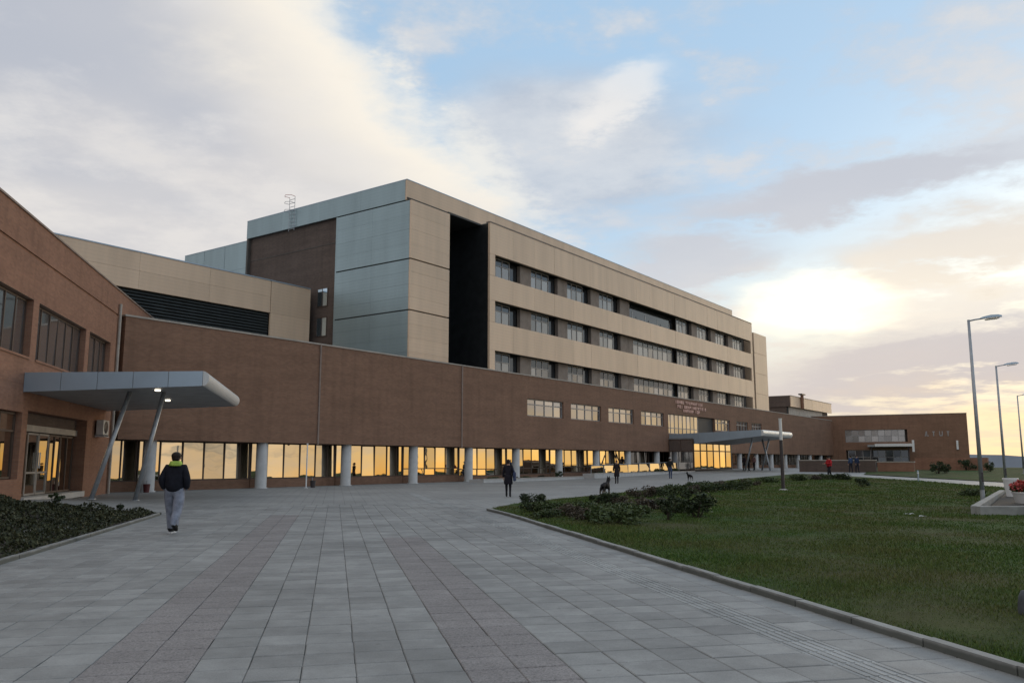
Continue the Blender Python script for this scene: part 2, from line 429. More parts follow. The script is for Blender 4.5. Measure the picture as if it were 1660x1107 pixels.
def leaf_mat(name, c1, c2):
    m, t, b = newmat(name); geo = t.nodes.new('ShaderNodeNewGeometry')
    isl = X(t, geo.outputs['Random Per Island'])
    out = cmix(t, isl, c1, c2); out = shade(t, out, t.nodes.new('ShaderNodeObjectInfo').outputs['Random'], .75, 1.25)
    t.links.new(out, b.inputs['Base Color']); b.inputs['Roughness'].default_value = .6; b.inputs['Specular IOR Level'].default_value = .25
    return m
M['leaf_dark'] = leaf_mat('leaf_dark', (.024, .038, .016), (.066, .088, .034))
M['leaf_green'] = leaf_mat('leaf_green', (.030, .048, .016), (.070, .092, .030))
M['leaf_brown'] = leaf_mat('leaf_russet', (.050, .040, .028), (.095, .075, .048))
M['bark'] = pm('bark', (.05, .035, .025), .9)
M['hill'] = pm('hill_woods_haze', (.20, .22, .25), .95, var=.2, scale=.004)  # distance haze put into the woods' colour as blue grey

# ---------------------------------------------------------------- ground
def grid_sheet(name, us, vs_, fn, mat):
    pts = [fn(u, v) for v in vs_ for u in us]; n = len(us)
    fs = [(j * n + i, j * n + i + 1, (j + 1) * n + i + 1, (j + 1) * n + i) for j in range(len(vs_) - 1) for i in range(n - 1)]
    return struct(MB().add(pts, fs).build(name, mat))
def spread(a, b, near, far, k):
    out = [a]; 
    while out[-1] < b: out.append(out[-1] + max(near, min(far, abs(out[-1]) * k)))
    return out
us = spread(-3500, 4500, 4, 300, .12); vs2 = spread(-3000, 5000, 4, 300, .12)
grid_sheet('terrain', us, vs2, lambda u, v: tuple(pl(u, v, -.14)), M['field'])
PLAZA_U = sorted(set([-70, -60, -50, -40, -32, -26, -20, -16, -13, -11, -9, -7, -5.0] + [5.0] + list(range(7, 46, 3)) + [50, 56]))
def plaza():
    m = MB()
    for (ua, ub, va, vb) in ((-70, -5, -8, 200), (-5, 5, 31.2, 200), (-5, 5, -8, 3.6), (5, 66, -8, 200)):
        U = np.linspace(ua, ub, max(2, int((ub - ua) / 2.5) + 1)); V = np.linspace(va, vb, max(2, int((vb - va) / 2.5) + 1))
        p = [tuple(pl(u, v)) for v in V for u in U]; n = len(U)
        m.add(p, [(j * n + i, j * n + i + 1, (j + 1) * n + i + 1, (j + 1) * n + i) for j in range(len(V) - 1) for i in range(n - 1)])
    return struct(m.build('plaza_pavement', M['plaza']))
plaza()
path = grid_sheet('footpath', list(np.linspace(-5, 5, 6)), list(np.linspace(3.6, 31.2, 20)), lambda u, v: tuple(pl(u, v, -.014)), M['joint'])
T = .4
def slab_mesh(kind):
    m = MB(); h = T / 2 - .0030; c = .008
    g = h - .0045; k = h - c; l = g - c
    lo = [(-h, -g, -.03), (h, -g, -.03), (h, g, -.03), (-h, g, -.03)]
    mid = [(-h, -g, -.006), (h, -g, -.006), (h, g, -.006), (-h, g, -.006)]
    up = [(-k, -l, 0), (k, -l, 0), (k, l, 0), (-k, l, 0)]
    fs = [(8, 9, 10, 11)]
    for i in range(4):
        j = (i + 1) % 4; fs += [(i, j, 4 + j, 4 + i), (4 + i, 4 + j, 8 + j, 8 + i)]
    m.add(lo + mid + up, fs)
    if kind == 'tac':
        for x in (-.15, -.075, 0, .075, .15): m.box(x - .017, x + .017, -l, l, -.001, .006)
    return m
def slab_kind(i):
    lat = -5 + (i + .5) * T
    if -1.9 < lat < -1.05 or .95 < lat < 1.8: return 'pink'
    if 3.75 < lat < 4.25: return 'tac'
    return 'grey'
SK = {'grey': M['slab'], 'pink': M['slab_pink'], 'tac': M['slab_tac']}
SM = {k: slab_mesh(k).mesh('paving_slab', SK[k]) for k in SK}
def proj(p):
    v = np.array(p) - CAM; dep = v[1] * CP + v[2] * SP
    return 830 + F_PX * v[0] / dep, 553.5 - F_PX * (v[2] * CP - v[1] * SP) / dep, dep
cells = []
for j in range(69):
    for i in range(25):
        k = slab_kind(i); lat, fwd = -5 + (i + .5) * T, 3.6 + (j + .5) * T
        if k == 'pink' and lat > 0 and fwd > 17.6: k = 'grey'
        if k == 'pink' and fwd > 25.5: k = 'grey'
        p = pl(lat, fwd); x, y, dep = proj(p)
        vis = -40 < x < 1700 and y < 1135
        cells.append((dep if vis else 1e6 + dep, lat, fwd, k, p))
cells.sort(key=lambda c: c[0])
rest_m = {k: MB() for k in SK}
for n, (dep, lat, fwd, k, p) in enumerate(cells):
    dz = random.uniform(-.0018, .0018); tx, ty = random.gauss(0, .0025), random.gauss(0, .0025)
    if n < 290:
        jx, jy = random.gauss(0, .0014), random.gauss(0, .0014)
        o = link('paving_slab', SM[k], path, (p.x + jx, p.y + jy, p.z + dz), rot=(tx, ty, YP + random.gauss(0, .002)))
    else:
        mm = slab_mesh(k); ca, sa = math.cos(YP), math.sin(YP)
        rest_m[k].add([(p.x + v[0] * ca - v[1] * sa, p.y + v[0] * sa + v[1] * ca, p.z + dz + v[2] + v[0] * tx + v[1] * ty) for v in mm.v], mm.f)
for k, nm in (('grey', 'grey_paving'), ('pink', 'pink_paving'), ('tac', 'tactile_paving')):
    stuff(rest_m[k].build(nm, SK[k], path))
# pale guide line continuing across the plaza
gl = MB()
for q in range(26):
    a, b = pl(3.55, 31.4 + q * .4, .006), pl(3.95, 31.4 + q * .4 + .39, .006)
    c_, d_ = pl(3.95, 31.4 + q * .4, .006), pl(3.55, 31.4 + q * .4 + .39, .006)
    gl.add([a, c_, b, d_], [(0, 1, 2, 3)])
stuff(gl.build('guide_paving', M['slab_tac'], path))

def patch_sheet(name, outline, mat, dz, step=1.6):
    P = [Vector((p[0], p[1])) for p in outline]
    xs, ys = [p.x for p in P], [p.y for p in P]
    def inside(x, y):
        c = False
        for i in range(len(P)):
            a, b = P[i], P[i - 1]
            if (a.y > y) != (b.y > y) and x < (b.x - a.x) * (y - a.y) / (b.y - a.y) + a.x: c = not c
        return c
    pts = list(P)
    for x in np.arange(min(xs), max(xs), step):
        for y in np.arange(min(ys), max(ys), step):
            if inside(x, y): pts.append(Vector((x + random.uniform(-.2, .2), y + random.uniform(-.2, .2))))
    v, e, f, *_ = delaunay_2d_cdt(pts, [(i, (i + 1) % len(P)) for i in range(len(P))], [], 1, 1e-4)
    mb = MB().add([(p.x, p.y, float(terr(p.x, p.y)) + dz + random.uniform(-.012, .012)) for p in v], [tuple(q) for q in f])
    o = struct(mb.build(name, mat, smooth=True)); return o, inside
# outline of the near lawn: straight kerb, rounded tip, long back edge, path on the far side
KL = 4.97
tip = [pl(KL, 23.0), pl(4.93, 24.8), pl(4.85, 26.0), pl(4.95, 26.9), pl(5.4, 27.6)]
backpx = [(840, 818), (900, 811), (1000, 801), (1100, 789), (1200, 777), (1290, 768.5)]
back = [gnd(*q) for q in backpx]
pathpx = [(1335, 769.5), (1400, 774), (1500, 781), (1620, 790), (1700, 796)]
pnear = [gnd(*q) for q in pathpx]
lawn_out = [pl(KL, -2), pl(KL, 10), pl(KL, 18)] + tip + back + pnear + [pl(34, 24), pl(30, -2)]
lawn, in_lawn = patch_sheet('lawn', lawn_out, M['lawn'], .055)
pfar = [gnd(*q) for q in ((1700, 786), (1620, 781.5), (1500, 775), (1400, 769.5), (1335, 766.5))]
lawn2_out = pfar[:4] + [gnd(1405, 766.2), FF.w(2, -9), FF.w(30, -9), pl(80, 90), pl(78, 30), pl(45, 40)]
lawn2, in_lawn2 = patch_sheet('far_lawn', lawn2_out, M['lawn'], .05, 3.0)
# kerb stones along the lawn
kerb = struct(link('lawn_kerb', None))
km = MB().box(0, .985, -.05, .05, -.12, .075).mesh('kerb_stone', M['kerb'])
def kerb_run(pts, parent, mesh, L=1.0):
    pts = [Vector((p[0], p[1])) for p in pts]; seg = 0; cur = pts[0]; i = 1
    while i < len(pts):
        d = pts[i] - cur
        if d.length < L * .6: i += 1; continue
        u = d.normalized(); mid = cur + u * (L / 2)
        link('kerb_stone', mesh, parent, (cur.x, cur.y, float(terr(mid.x, mid.y)) + random.uniform(-.006, .006)),
             rot=(random.gauss(0, .01), 0, math.atan2(u.y, u.x) + random.gauss(0, .003)))
        cur = cur + u * L
kerb_run([pl(KL, 3.4), pl(KL, 23.0)] + tip[1:] + back[:5], kerb, km)
# grass blades on the lawn, denser and finer close to the camera
def grass():
    n = 600000
    u = rng.random(n); d = 6.0 * (12.0 ** u)                     # log-uniform distance
    a = np.radians(rng.uniform(-4, 58, n)); x, y = d * np.sin(a), d * np.cos(a)
    lat = x * PN[0] + y * PN[1]
    keep = lat > KL + .07
    P = [(p[0], p[1]) for p in lawn_out]; ins = np.zeros(n, bool)
    for i in range(len(P)):
        (ax, ay), (bx, by) = P[i], P[i - 1]
        if ay == by: continue
        c = ((ay > y) != (by > y)) & (x < (bx - ax) * (y - ay) / (by - ay) + ax); ins ^= c
    clump = np.sin(x * 1.7 + 2 * np.sin(y * .9)) * np.sin(y * 1.3 + 1.5 * np.sin(x * .7))
    keep &= ins & (rng.random(n) < .85 + .15 * clump)
    x, y, d, clump = x[keep], y[keep], d[keep], clump[keep]; n = len(x)
    z = terr(x, y) + .045
    h = rng.uniform(.018, .046, n) * (1 + .3 * clump) * (1 + .012 * d); w = np.maximum(.0025, .00055 * d) * rng.uniform(.8, 1.6, n)
    t = rng.uniform(0, 6.283, n); lean = rng.uniform(.1, .9, n) * h; la = rng.uniform(0, 6.283, n)
    v = np.empty((n, 3, 3), np.float32)
    v[:, 0] = np.stack([x - w * np.cos(t), y - w * np.sin(t), z], 1); v[:, 1] = np.stack([x + w * np.cos(t), y + w * np.sin(t), z], 1)
    v[:, 2] = np.stack([x + lean * np.cos(la), y + lean * np.sin(la), z + h], 1)
    me = bpy.data.meshes.new('grass'); me.vertices.add(n * 3); me.vertices.foreach_set('co', v.ravel())
    me.loops.add(n * 3); me.loops.foreach_set('vertex_index', np.arange(n * 3, dtype=np.int32))
    me.polygons.add(n); me.polygons.foreach_set('loop_start', np.arange(0, n * 3, 3, dtype=np.int32))
    me.materials.append(M['blade']); me.update(calc_edges=True); me.validate()
    stuff(tag(link('grass', me), 'short dull green grass growing on the lawn right of the path', 'grass'))
grass()
# far hills low on the right
def hills(name, r, a0, a1, zb, hf, mat):
    A = np.linspace(R(a0), R(a1), 160); m = MB(); v = []
    for i, a in enumerate(A):
        h = hf(math.degrees(a)); v += [(r * .96 * math.sin(a), r * .96 * math.cos(a), zb - 120), (r * math.sin(a), r * math.cos(a), h), (r * 1.12 * math.sin(a), r * 1.12 * math.cos(a), zb - 120)]
    f = []
    for i in range(159): f += [(3 * i, 3 * i + 3, 3 * i + 4, 3 * i + 1), (3 * i + 1, 3 * i + 4, 3 * i + 5, 3 * i + 2)]
    struct(m.add(v, f).build(name, mat, smooth=True))
def hf(a):
    w = 9 * math.sin(a * .55) + 6 * math.sin(a * 1.7 + 1) + 3 * math.sin(a * 4.1)
    return 3600 * math.tan(R(.52 - 2.0 * float(sm(36, 58, a)) + 0.6 * float(sm(-10, -40, a)))) + w
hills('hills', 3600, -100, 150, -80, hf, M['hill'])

# ---------------------------------------------------------------- building helpers
def wall_holes(mb, x0, x1, y0, y1, z0, z1, holes):
    """wall slab with rectangular openings (x0, x1, z0, z1), cut into strips between them"""
    hs = sorted(holes); cur = x0
    groups = []
    for h in hs:
        if groups and h[0] < groups[-1][1] - 1e-6: groups[-1][1] = max(groups[-1][1], h[1]); groups[-1][2].append(h)
        else: groups.append([h[0], h[1], [h]])
    for a, b, g in groups:
        if a > cur: mb.box(cur, a, y0, y1, z0, z1)
        g = sorted(g, key=lambda h: h[2]); zc = z0
        for h in g:
            if h[2] > zc: mb.box(a, b, y0, y1, zc, h[2])
            zc = h[3]
        if zc < z1: mb.box(a, b, y0, y1, zc, z1)
        cur = b
    if cur < x1: mb.box(cur, x1, y0, y1, z0, z1)
    return mb
def window(parent, x0, x1, z0, z1, y, xs, zs, gl, fr, bar=.06, dep=.10, name='window', tilt=.004, label=None, lean=.0, top=None):
    """frame bars plus one pane object per light; xs and zs are inner divisions as fractions"""
    f = MB(); X_ = [x0] + [x0 + (x1 - x0) * q for q in xs] + [x1]; Z_ = [z0] + [z0 + (z1 - z0) * q for q in zs] + [z1]
    h = bar / 2
    for i, x in enumerate(X_):
        a, b = (x, x + bar) if i == 0 else ((x - bar, x) if i == len(X_) - 1 else (x - h, x + h))
        f.box(a, b, y, y + dep, z0, z1)
    for i, z in enumerate(Z_):
        a, b = (z, z + bar) if i == 0 else ((z - bar, z) if i == len(Z_) - 1 else (z - h, z + h))
        for k in range(len(X_) - 1):
            lo = X_[k] + (bar if k == 0 else h); hi = X_[k + 1] - (bar if k == len(X_) - 2 else h)
            f.box(lo, hi, y + .004, y + dep - .004, a, b)
    w = f.build(name, fr, parent)
    if label: w['label'] = label
    for k in range(len(X_) - 1):
        for j in range(len(Z_) - 1):
            g = gl[(k + j) % len(gl)] if isinstance(gl, list) else gl
            if top and j == len(Z_) - 2: g = top
            a, b, c, d = X_[k] + h * .6, X_[k + 1] - h * .6, Z_[j] + h * .6, Z_[j + 1] - h * .6
            key = ('pane', round(b - a, 2), round(d - c, 2), g.name)
            if key not in _box:
                W_, H_ = (b - a) / 2, (d - c) / 2
                _box[key] = MB().box(-W_, W_, -.008, .008, -H_, H_).mesh('pane', g)
            link('pane', _box[key], w, ((a + b) / 2, y + dep * .5, (c + d) / 2), rot=(random.gauss(-lean, tilt), 0, random.gauss(0, tilt)))
    return w

# ---------------------------------------------------------------- main brick podium
pod = empty('podium_building', FM.o, FM.rz, 'long brown brick lower building with round white columns along its glazed ground floor', 'building')
ZB, ZT, SL, SR = 2.66, 8.9, 22.3, 158.0
def sx(px, d=0.0): return FM.hit(px, 700, d)[0]
upw = []          # upper windows in the brick: px left, px right, divisions
for a, b, nx in ((855, 914, 4), (926, 975, 4), (987, 1028, 4), (1040, 1077, 4), (1160, 1184, 4), (1194, 1213, 4), (1219, 1235, 4)):
    upw.append((sx(a), sx(b), 5.45, 6.95, nx))
big = (sx(1084), sx(1159), 4.70, 6.98)
wl = wall_holes(MB(), SL, SR, 0, .36, ZB, ZT, [(a, b, c, d) for a, b, c, d, _ in upw] + [big])
wl.build('wall', M['brick'], pod)
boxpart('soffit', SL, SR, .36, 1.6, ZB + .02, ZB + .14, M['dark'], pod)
MB().box(SL - .06, SR, -.05, .5, ZT, ZT + .09).build('coping', M['coping'], pod)
MB().box(SL + .5, SR, .5, 16, ZT - .35, ZT - .02).build('roof', M['roof'], pod)
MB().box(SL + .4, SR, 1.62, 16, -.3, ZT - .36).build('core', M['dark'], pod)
for (a, b, c, d, nx) in upw:
    window(pod, a, b, c, d, .16, [i / nx for i in range(1, nx)], [.68], M['glass_up'], M['frame_grey'], .09, .12, tilt=.006)
window(pod, big[0], sx(1135), big[2], big[3], .26, [i / 8 for i in range(1, 8)], [.30], M['glass_up'], M['frame_grey'], .09, .1, tilt=.006)
boxpart('panel', sx(1135) + .02, big[1], .26, .34, big[2], big[3], M['dark'], pod)
for px in (515, 748):
    s_ = sx(px)
    MB().box(s_ - .05, s_ + .05, -.08, -.004, ZB - .05, ZT + .05).build('downpipe', M['pipe'], pod)
# columns and glazed bays
colx = [24.3, 31.4, 38.1, 44.6, 51.0, 57.4, 64.2, 71.0, 77.6, 84.5] + [103.5 + 6.6 * i for i in range(8)]
def zg(s, d): p = FM.w(s, d); return float(terr(p.x, p.y))
cm = MB().lathe([(.40, -.5), (.40, .05), (.335, .06), (.33, 2.7)], 24).mesh('column', M['concrete']); cm.shade_smooth()
for s_ in colx: link('column', cm, pod, (s_, .42, zg(s_, .4)))
GD = 1.30
bays = [(22.4, 24.3 - .15)] + [(colx[i] - .1, colx[i + 1] - .15) for i in range(9)] + [(84.45, 89.5)] + [(102.0, colx[10] - .15)] + [(colx[i] - .1, colx[i + 1] - .15) for i in range(10, 17)]
for i, (a, b) in enumerate(bays):
    zgd = zg((a + b) / 2, GD); sill = .52 if i < 5 else .40
    if b - a < 3:
        window(pod, a, b, zgd + sill, ZB + .01, GD, [.5], [], M['glass'], M['frame'], .06, .10, 'glazing', .0045, lean=.012)
    else:
        rows = [] if i < 4 else [.24]
        window(pod, a, b, zgd + sill, ZB + .01, GD, [.18, .37, .56, .75, .90], rows, M['glass'], M['frame'], .07, .10, 'glazing', .0045, lean=.012)
    MB().box(a, b, GD - .03, GD + .3, -.4, zgd + sill - .004).build('sill_wall', M['brick'], pod)
# vestibule under the main canopy
vs0, vs1, vd = FM.hit(1125, 735, -3)[0], FM.hit(1186, 735, -3)[0], -3.0
zv = zg(95, -3)
vest = window(pod, vs0, vs1, zv + .06, 4.05, vd, [i / 6 for i in range(1, 6)], [.62], M['glass'], M['frame'], .12, .12, 'vestibule_front', .004)
sw = window(pod, 0, 2.9, 0, 3.4, 0, [.5], [.62], M['glass_up'], M['frame'], .09, .08, 'vestibule_side', .01); sw.location = (vs0 - .09, -.05, zv + .06); sw.rotation_euler = (0, 0, -R(90))
MB().box(vs1, vs1 + .12, vd, 0, -.2, 4.15).build('vestibule_side', M['louvre'], pod)
MB().box(vs0 - .1, vs1 + .1, vd + .14, 1.3, 4.05, 4.15).build('vestibule_roof', M['roof'], pod)
MB().box(vs0, vs1, vd + .2, vd + .25, -.2, 4.04).build('vestibule_back', M['dark'], pod)
# sign: three lines of small letters over the entrance
def letters(n, w, h, t):
    x = 0.0; out = []
    for i in range(n):
        x0_, x = x, 0.0; m = MB()
        lw = w * random.uniform(.55, .8); k = random.choice('EHIPTNO')
        if k in 'EHPNO': m.box(x, x + t, 0, .06, 0, h)
        if k in 'HNO': m.box(x + lw - t, x + lw, 0, .06, 0, h)
        if k in 'IT': m.box(x + lw / 2 - t / 2, x + lw / 2 + t / 2, 0, .06, 0, h)
        if k in 'EPTO': m.box(x, x + lw, .003, .063, h - t, h)
        if k in 'EHNP': m.box(x, x + lw, .003, .063, h / 2 - t / 2, h / 2 + t / 2)
        if k in 'EO': m.box(x, x + lw, .003, .063, 0, t)
        out.append((x0_, m)); x = x0_ + w * (1.0 if random.random() > .14 else 1.6)
    return out
sgn = empty('lettering', FM.w(sx(1095), -.10, 7.3), FM.rz, 'three rows of pale red letters fixed to the brick above the main entrance', 'sign')
for (x_, z_, n) in ((0, .95, 15), (.6, .45, 16), (2.2, 0.0, 9)):
    for q, lm in enumerate(letters(n, .52, .36, .10)): lm[1].build('letter', M['letter'], sgn, (x_ + lm[0], 0, z_))

# ---------------------------------------------------------------- ward block above the podium
ward = empty('ward_block', FM.o, FM.rz, 'beige clad upper ward block with three long rows of recessed windows', 'building')
DF = .6; FS0, FS1 = 53.9, 117.8
rows = [(17.05, 18.92), (13.10, 14.96), (8.2, 10.73)]
bands = [(18.92, 21.57), (14.96, 17.05), (10.73, 13.10)]
def clad(parent, x0, x1, y0, y1, z0, z1, n, m=None, gap=.014, zcut=()):
    w = (x1 - x0) / n; zs = [z0] + list(zcut) + [z1]
    for i in range(n):
        for j in range(len(zs) - 1):
            boxpart('cladding_panel', x0 + i * w + gap / 2, x0 + (i + 1) * w - gap / 2, y0, y1, zs[j] + gap / 2, zs[j + 1] - gap / 2, m or M['panel'], parent, .004)
for (a, b) in bands:
    clad(ward, FS0, FS1, DF, DF + .2, a, b, 19)
    MB().box(FS0 + .05, FS1 - .05, DF + .215, DF + .5, a + .02, b - .02).build('band_backing', M['groove'], ward)
for (a, b) in rows:
    clad(ward, FS0, FS0 + .75, DF, DF + .2, a, b, 1); clad(ward, FS1 - .75, FS1, DF, DF + .2, a, b, 1)
MB().box(FS0, FS0 + .18, DF + .22, 8.0, 8.0, 21.5).build('end_wall', M['slot'], ward)
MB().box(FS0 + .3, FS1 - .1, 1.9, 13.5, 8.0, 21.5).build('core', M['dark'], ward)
MB().box(FS0, FS1, DF + .24, 14, 21.5, 21.56).build('roof', M['roof'], ward)
MB().box(FS0 - .02, FS1 + .02, DF - .03, DF + .4, 21.575, 21.68).build('band_cap', M['pier'], ward)
# windows in the recesses
YR = 1.25
pxs = [(801, 829, 843, 862), (864, 893, 908, 922), (924, 951, 964, 977), (978, 1000, 1012, 1022)]
bay1 = []
def wx(px, z): return FM.hit(px, 748 - (z - 1.55) * 9.0, YR)[0]
s_first = wx(801, 18); bw = (wx(978, 18) - s_first) / 3
for r_, (z0, z1) in enumerate(rows):
    k = 0; s_ = FS0 + .75
    zz0 = max(z0, 8.4)
    while s_ < FS1 - 2.5:
        if k == 4:
            L_ = bw * 2.05
            if r_ == 0:
                boxpart('loggia', s_ + .5, s_ + L_ - .3, YR + .5, YR + .6, zz0, z1, M['glass_dark'], ward)
                for q in range(4): boxpart('rail_post', s_ + 1 + q * 3.2, s_ + 1.06 + q * 3.2, YR - .1, YR - .04, zz0, zz0 + .9, M['steel'], ward)
                boxpart('pier', s_ + .02, s_ + .48, YR - .05, YR + .5, zz0, z1, M['pier'], ward)
            else:
                boxpart('pier', s_ + .02, s_ + 1.2, YR - .05, YR + .3, zz0, z1, M['pier'], ward)
                window(ward, s_ + 1.25, s_ + L_ - 1.5, zz0, z1, YR, [i / 8 for i in range(1, 8)], [.66], M['glass_ward'], M['frame_grey'], .07, .1, tilt=.01, top=M['glass_dark'])  # shade under the window head put into the dark top panes
                boxpart('dark_bay', s_ + L_ - 1.45, s_ + L_ - .05, YR + .35, YR + .4, zz0, z1, M['glass_dark'], ward)
            s_ += L_; k += 1; continue
        ww = min(3.0, FS1 - 1 - s_)
        window(ward, s_ + .02, s_ + ww, zz0, z1, YR, [.30, .62], [.66], M['glass_ward'], M['frame_grey'], .08, .1, tilt=.01, top=M['glass_dark'])  # dark top panes carry the recess shadow in their glass colour
        if s_ + ww + 1.4 < FS1 - .8: boxpart('dark_bay', s_ + ww + .05, s_ + ww + 1.5, YR + .35, YR + .4, zz0, z1, M['glass_dark'], ward)
        if s_ + bw < FS1 - 1: boxpart('pier', s_ + ww + 1.55, s_ + bw - .03, YR - .05, YR + .3, zz0, z1, M['pier'], ward)
        s_ += bw; k += 1
    if FS1 - .8 > s_: boxpart('dark_bay', s_, FS1 - .8, YR + .3, YR + .35, zz0, z1, M['glass_dark'], ward)

# ---------------------------------------------------------------- stair tower and its parapet
tow = empty('end_tower', FM.o, FM.rz, 'clad end tower with side tinted blue grey for sky light and brown brick recess behind the podium', 'building')
TS, TE, TD = 45.1, 49.7, 1.5
JZ = [8.6, 12.85, 16.80, 21.45]
for j in range(3):
    a, b = JZ[j] + .05, JZ[j + 1] - .05; cuts = [a + (b - a) * q / 4 for q in range(1, 4)]
    clad(tow, TS, TE, TD, TD + .15, a, b, 1, zcut=cuts, gap=.008)
    # side panels face local -x
    for q in range(2):
        ya, yb = TD + .16 + q * 4.0, TD + .16 + (q + 1) * 4.0
        zc = [a] + cuts + [b]
        for c in range(4): boxpart('side_panel', TS, TS + .15, ya + .004, yb - .004, zc[c] + .004, zc[c + 1] - .004, M['panel_sky_tint'], tow)
D1, D2, D3 = 9.66, 21.6, 31.2
MB().box(TS + .16, TE - .02, TD + .16, 9.6, 8.0, 21.58).build('core', M['groove'], tow)
MB().box(TE, FS0 + .1, 5.2, 13, 8.0, 21.6).build('slot_glazing', M['slot'], tow)
MB().box(TE - .1, FS0, 1.6, 5.2, 21.45, 21.6).build('slot_ceiling', M['dark'], tow)
MB().box(TS + .32, TS + 3, D1 + .16, D2, 8.0, 21.58).build('brick_wall', M['brick_dark'], tow)
MB().box(TS + .295, TS + .318, D1 + .2, D2, 19.40, 19.46).build('joint', M['groove'], tow)
boxpart('edge_strip', TS, TS + .3, D1, D1 + .15, 8.0, 21.44, M['panel_sky_tint'], tow)
boxpart('edge_strip', TS + .02, TS + .3, D2 - .25, D2 - .02, 8.0, 21.49, M['groove'], tow)
for (z0, z1) in ((14.2, 15.75), (11.7, 13.3)):
    window(tow, 0, 1.25, z0, z1, 0, [.5], [], M['glass_sky'], M['frame'], .05, .06).rotation_euler = (0, 0, 0)
for w_ in [c for c in tow.children if c.name.startswith('window')]:
    w_.location = (TS + .26, 12.15, 0); w_.rotation_euler = (0, 0, -R(90))
PZ = 23.10
nseg = 18; PE = FM.hit(1187, 512, 2.0)[0]
for i in range(nseg):
    a = TS + (PE - TS) * i / nseg; b = TS + (PE - TS) * (i + 1) / nseg
    boxpart('parapet_panel', a + .006, b - .006, 2.0, 2.15, 21.5, PZ, M['panel'], tow)
for i in range(4):
    a = 2.16 + (D2 - 2.16) * i / 4; b = 2.16 + (D2 - 2.16) * (i + 1) / 4
    boxpart('parapet_side_panel', TS, TS + .15, a + .005, b - .005, 21.5, PZ, M['panel_sky_tint'], tow)
MB().box(TS + .02, PE - .02, 1.93, 1.995, 21.58, 21.70).build('shadow_gap', M['groove'], tow)
MB().box(TS - .02, PE, 1.98, 2.3, PZ, PZ + .06).build('parapet_cap', M['alu'], tow)
MB().box(TS - .02, TS + .3, 2.31, D2, PZ, PZ + .06).build('parapet_cap', M['alu'], tow)
MB().box(TS + .16, PE, 2.2, D2, 21.59, 22.3).build('roof', M['roof'], tow)
# lower block behind
rb = empty('rear_block', FM.o, FM.rz, 'clad rear block tinted blue grey for sky light, slightly lower, behind the end tower', 'building')
for i in range(3):
    a = D2 + .03 + (D3 - D2) * i / 3; b = D2 + (D3 - D2) * (i + 1) / 3
    for j in range(5): boxpart('side_panel', TS + .05, TS + .2, a, b - .01, 9 + j * 2.46, 9 + (j + 1) * 2.46 - .012, M['panel_sky_tint'], rb)
MB().box(TS + .22, TS + 12, D2 + .1, D3 - .02, 8, 21.25).build('core', M['groove'], rb)
MB().box(TS + .03, TS + 12, D2 + .05, D3, 21.3, 21.36).build('parapet_cap', M['alu'], rb)
# roof access ladder with a hooped cage
dl = FM.side(475, 345, TS)[0]
lad = empty('roof_ladder', FM.w(TS - .12, dl, 21.0), FM.rz, 'small grey caged ladder with a red top hoop rising over the tower roof edge', 'ladder')
for y in (-.35, .35): MB().tube([(0, y, .2), (0, y, 3.2)], .022, 6).build('rail', M['steel'], lad)
rg = MB()
for i in range(9): rg.tube([(0, -.35, .35 + i * .33), (0, .35, .35 + i * .33)], .022, 6)
rg.build('rungs', M['steel'], lad)
for z in (1.9, 2.6, 3.2):
    MB().tube([(0, -.35, z), (-.5, -.42, z), (-.75, 0, z), (-.5, .42, z), (0, .35, z)], .02, 6).build('hoop', M['red'] if z > 3 else M['steel'], lad)

# ---------------------------------------------------------------- tall slab and roof box at the far end
sb = empty('end_slab', FM.o, FM.rz, 'narrow tall beige clad slab at the far right end of the ward block', 'building')
a, b = FM.hit(1224, 600, 1.0)[0], FM.hit(1244, 600, 1.0)[0]
for j in range(4): boxpart('cladding_panel', a, b, 1.0, 1.2, 8.5 + j * 3.03, 8.5 + (j + 1) * 3.03 - .03, M['panel'], sb)
MB().box(a + .02, b - .02, 1.22, 12, 8, 20.6).build('core', M['panel'], sb)
MB().box(FS1 + .05, a - .03, 2.5, 9, 8, 20.3).build('slot', M['brick_dark'], sb)
bx = empty('plant_room', FM.o, FM.rz, 'low beige rooftop plant room with dark left wall beyond the ward block', 'building')
b0, b1 = FM.hit(1282, 650, 3.0)[0], FM.hit(1348, 665, 3.0)[0]
for i in range(4):
    w_ = (b1 - b0) / 4; boxpart('cladding_panel', b0 + .03 + i * w_, b0 + (i + 1) * w_ - .03, 3.0, 3.15, 10.9, 12.75, M['panel'], bx)
boxpart('lower_wall', b0 + .4, b1 - 5.0, 3.5, 3.6, 8.7, 10.88, M['coping'], bx)
boxpart('opening', b1 - 4.9, b1 - .5, 3.7, 3.8, 8.7, 10.88, M['brick_dark'], bx)
MB().box(b0, b0 + .15, 3.16, 22, 10.9, 12.75).build('side_wall', M['brick_dark'], bx)
MB().box(b0 + .3, b0 + .45, 3.7, 22, 8.7, 10.88).build('side_louvre', M['louvre'], bx)
MB().box(b0 + .2, b1 - .05, 3.85, 22, 8.7, 12.6).build('core', M['brick_dark'], bx)
MB().box(b0 - .05, b1 + .05, 2.95, 22, 12.75, 12.83).build('roof_edge', M['coping'], bx)
vp = empty('vent_pipe', FM.w(FM.hit(1300, 650, 2.8)[0], 2.75, 11.0), FM.rz, 'rusty brown vent pipe with flat cap on the rooftop plant room', 'pipe')
MB().tube([(0, 0, -.2), (0, 0, 2.2)], .28, 10).build('pipe', M['brick_wing'], vp); MB().box(-1.0, 1.0, -.35, .35, 2.2, 2.42).build('cap', M['steel_dark'], vp)

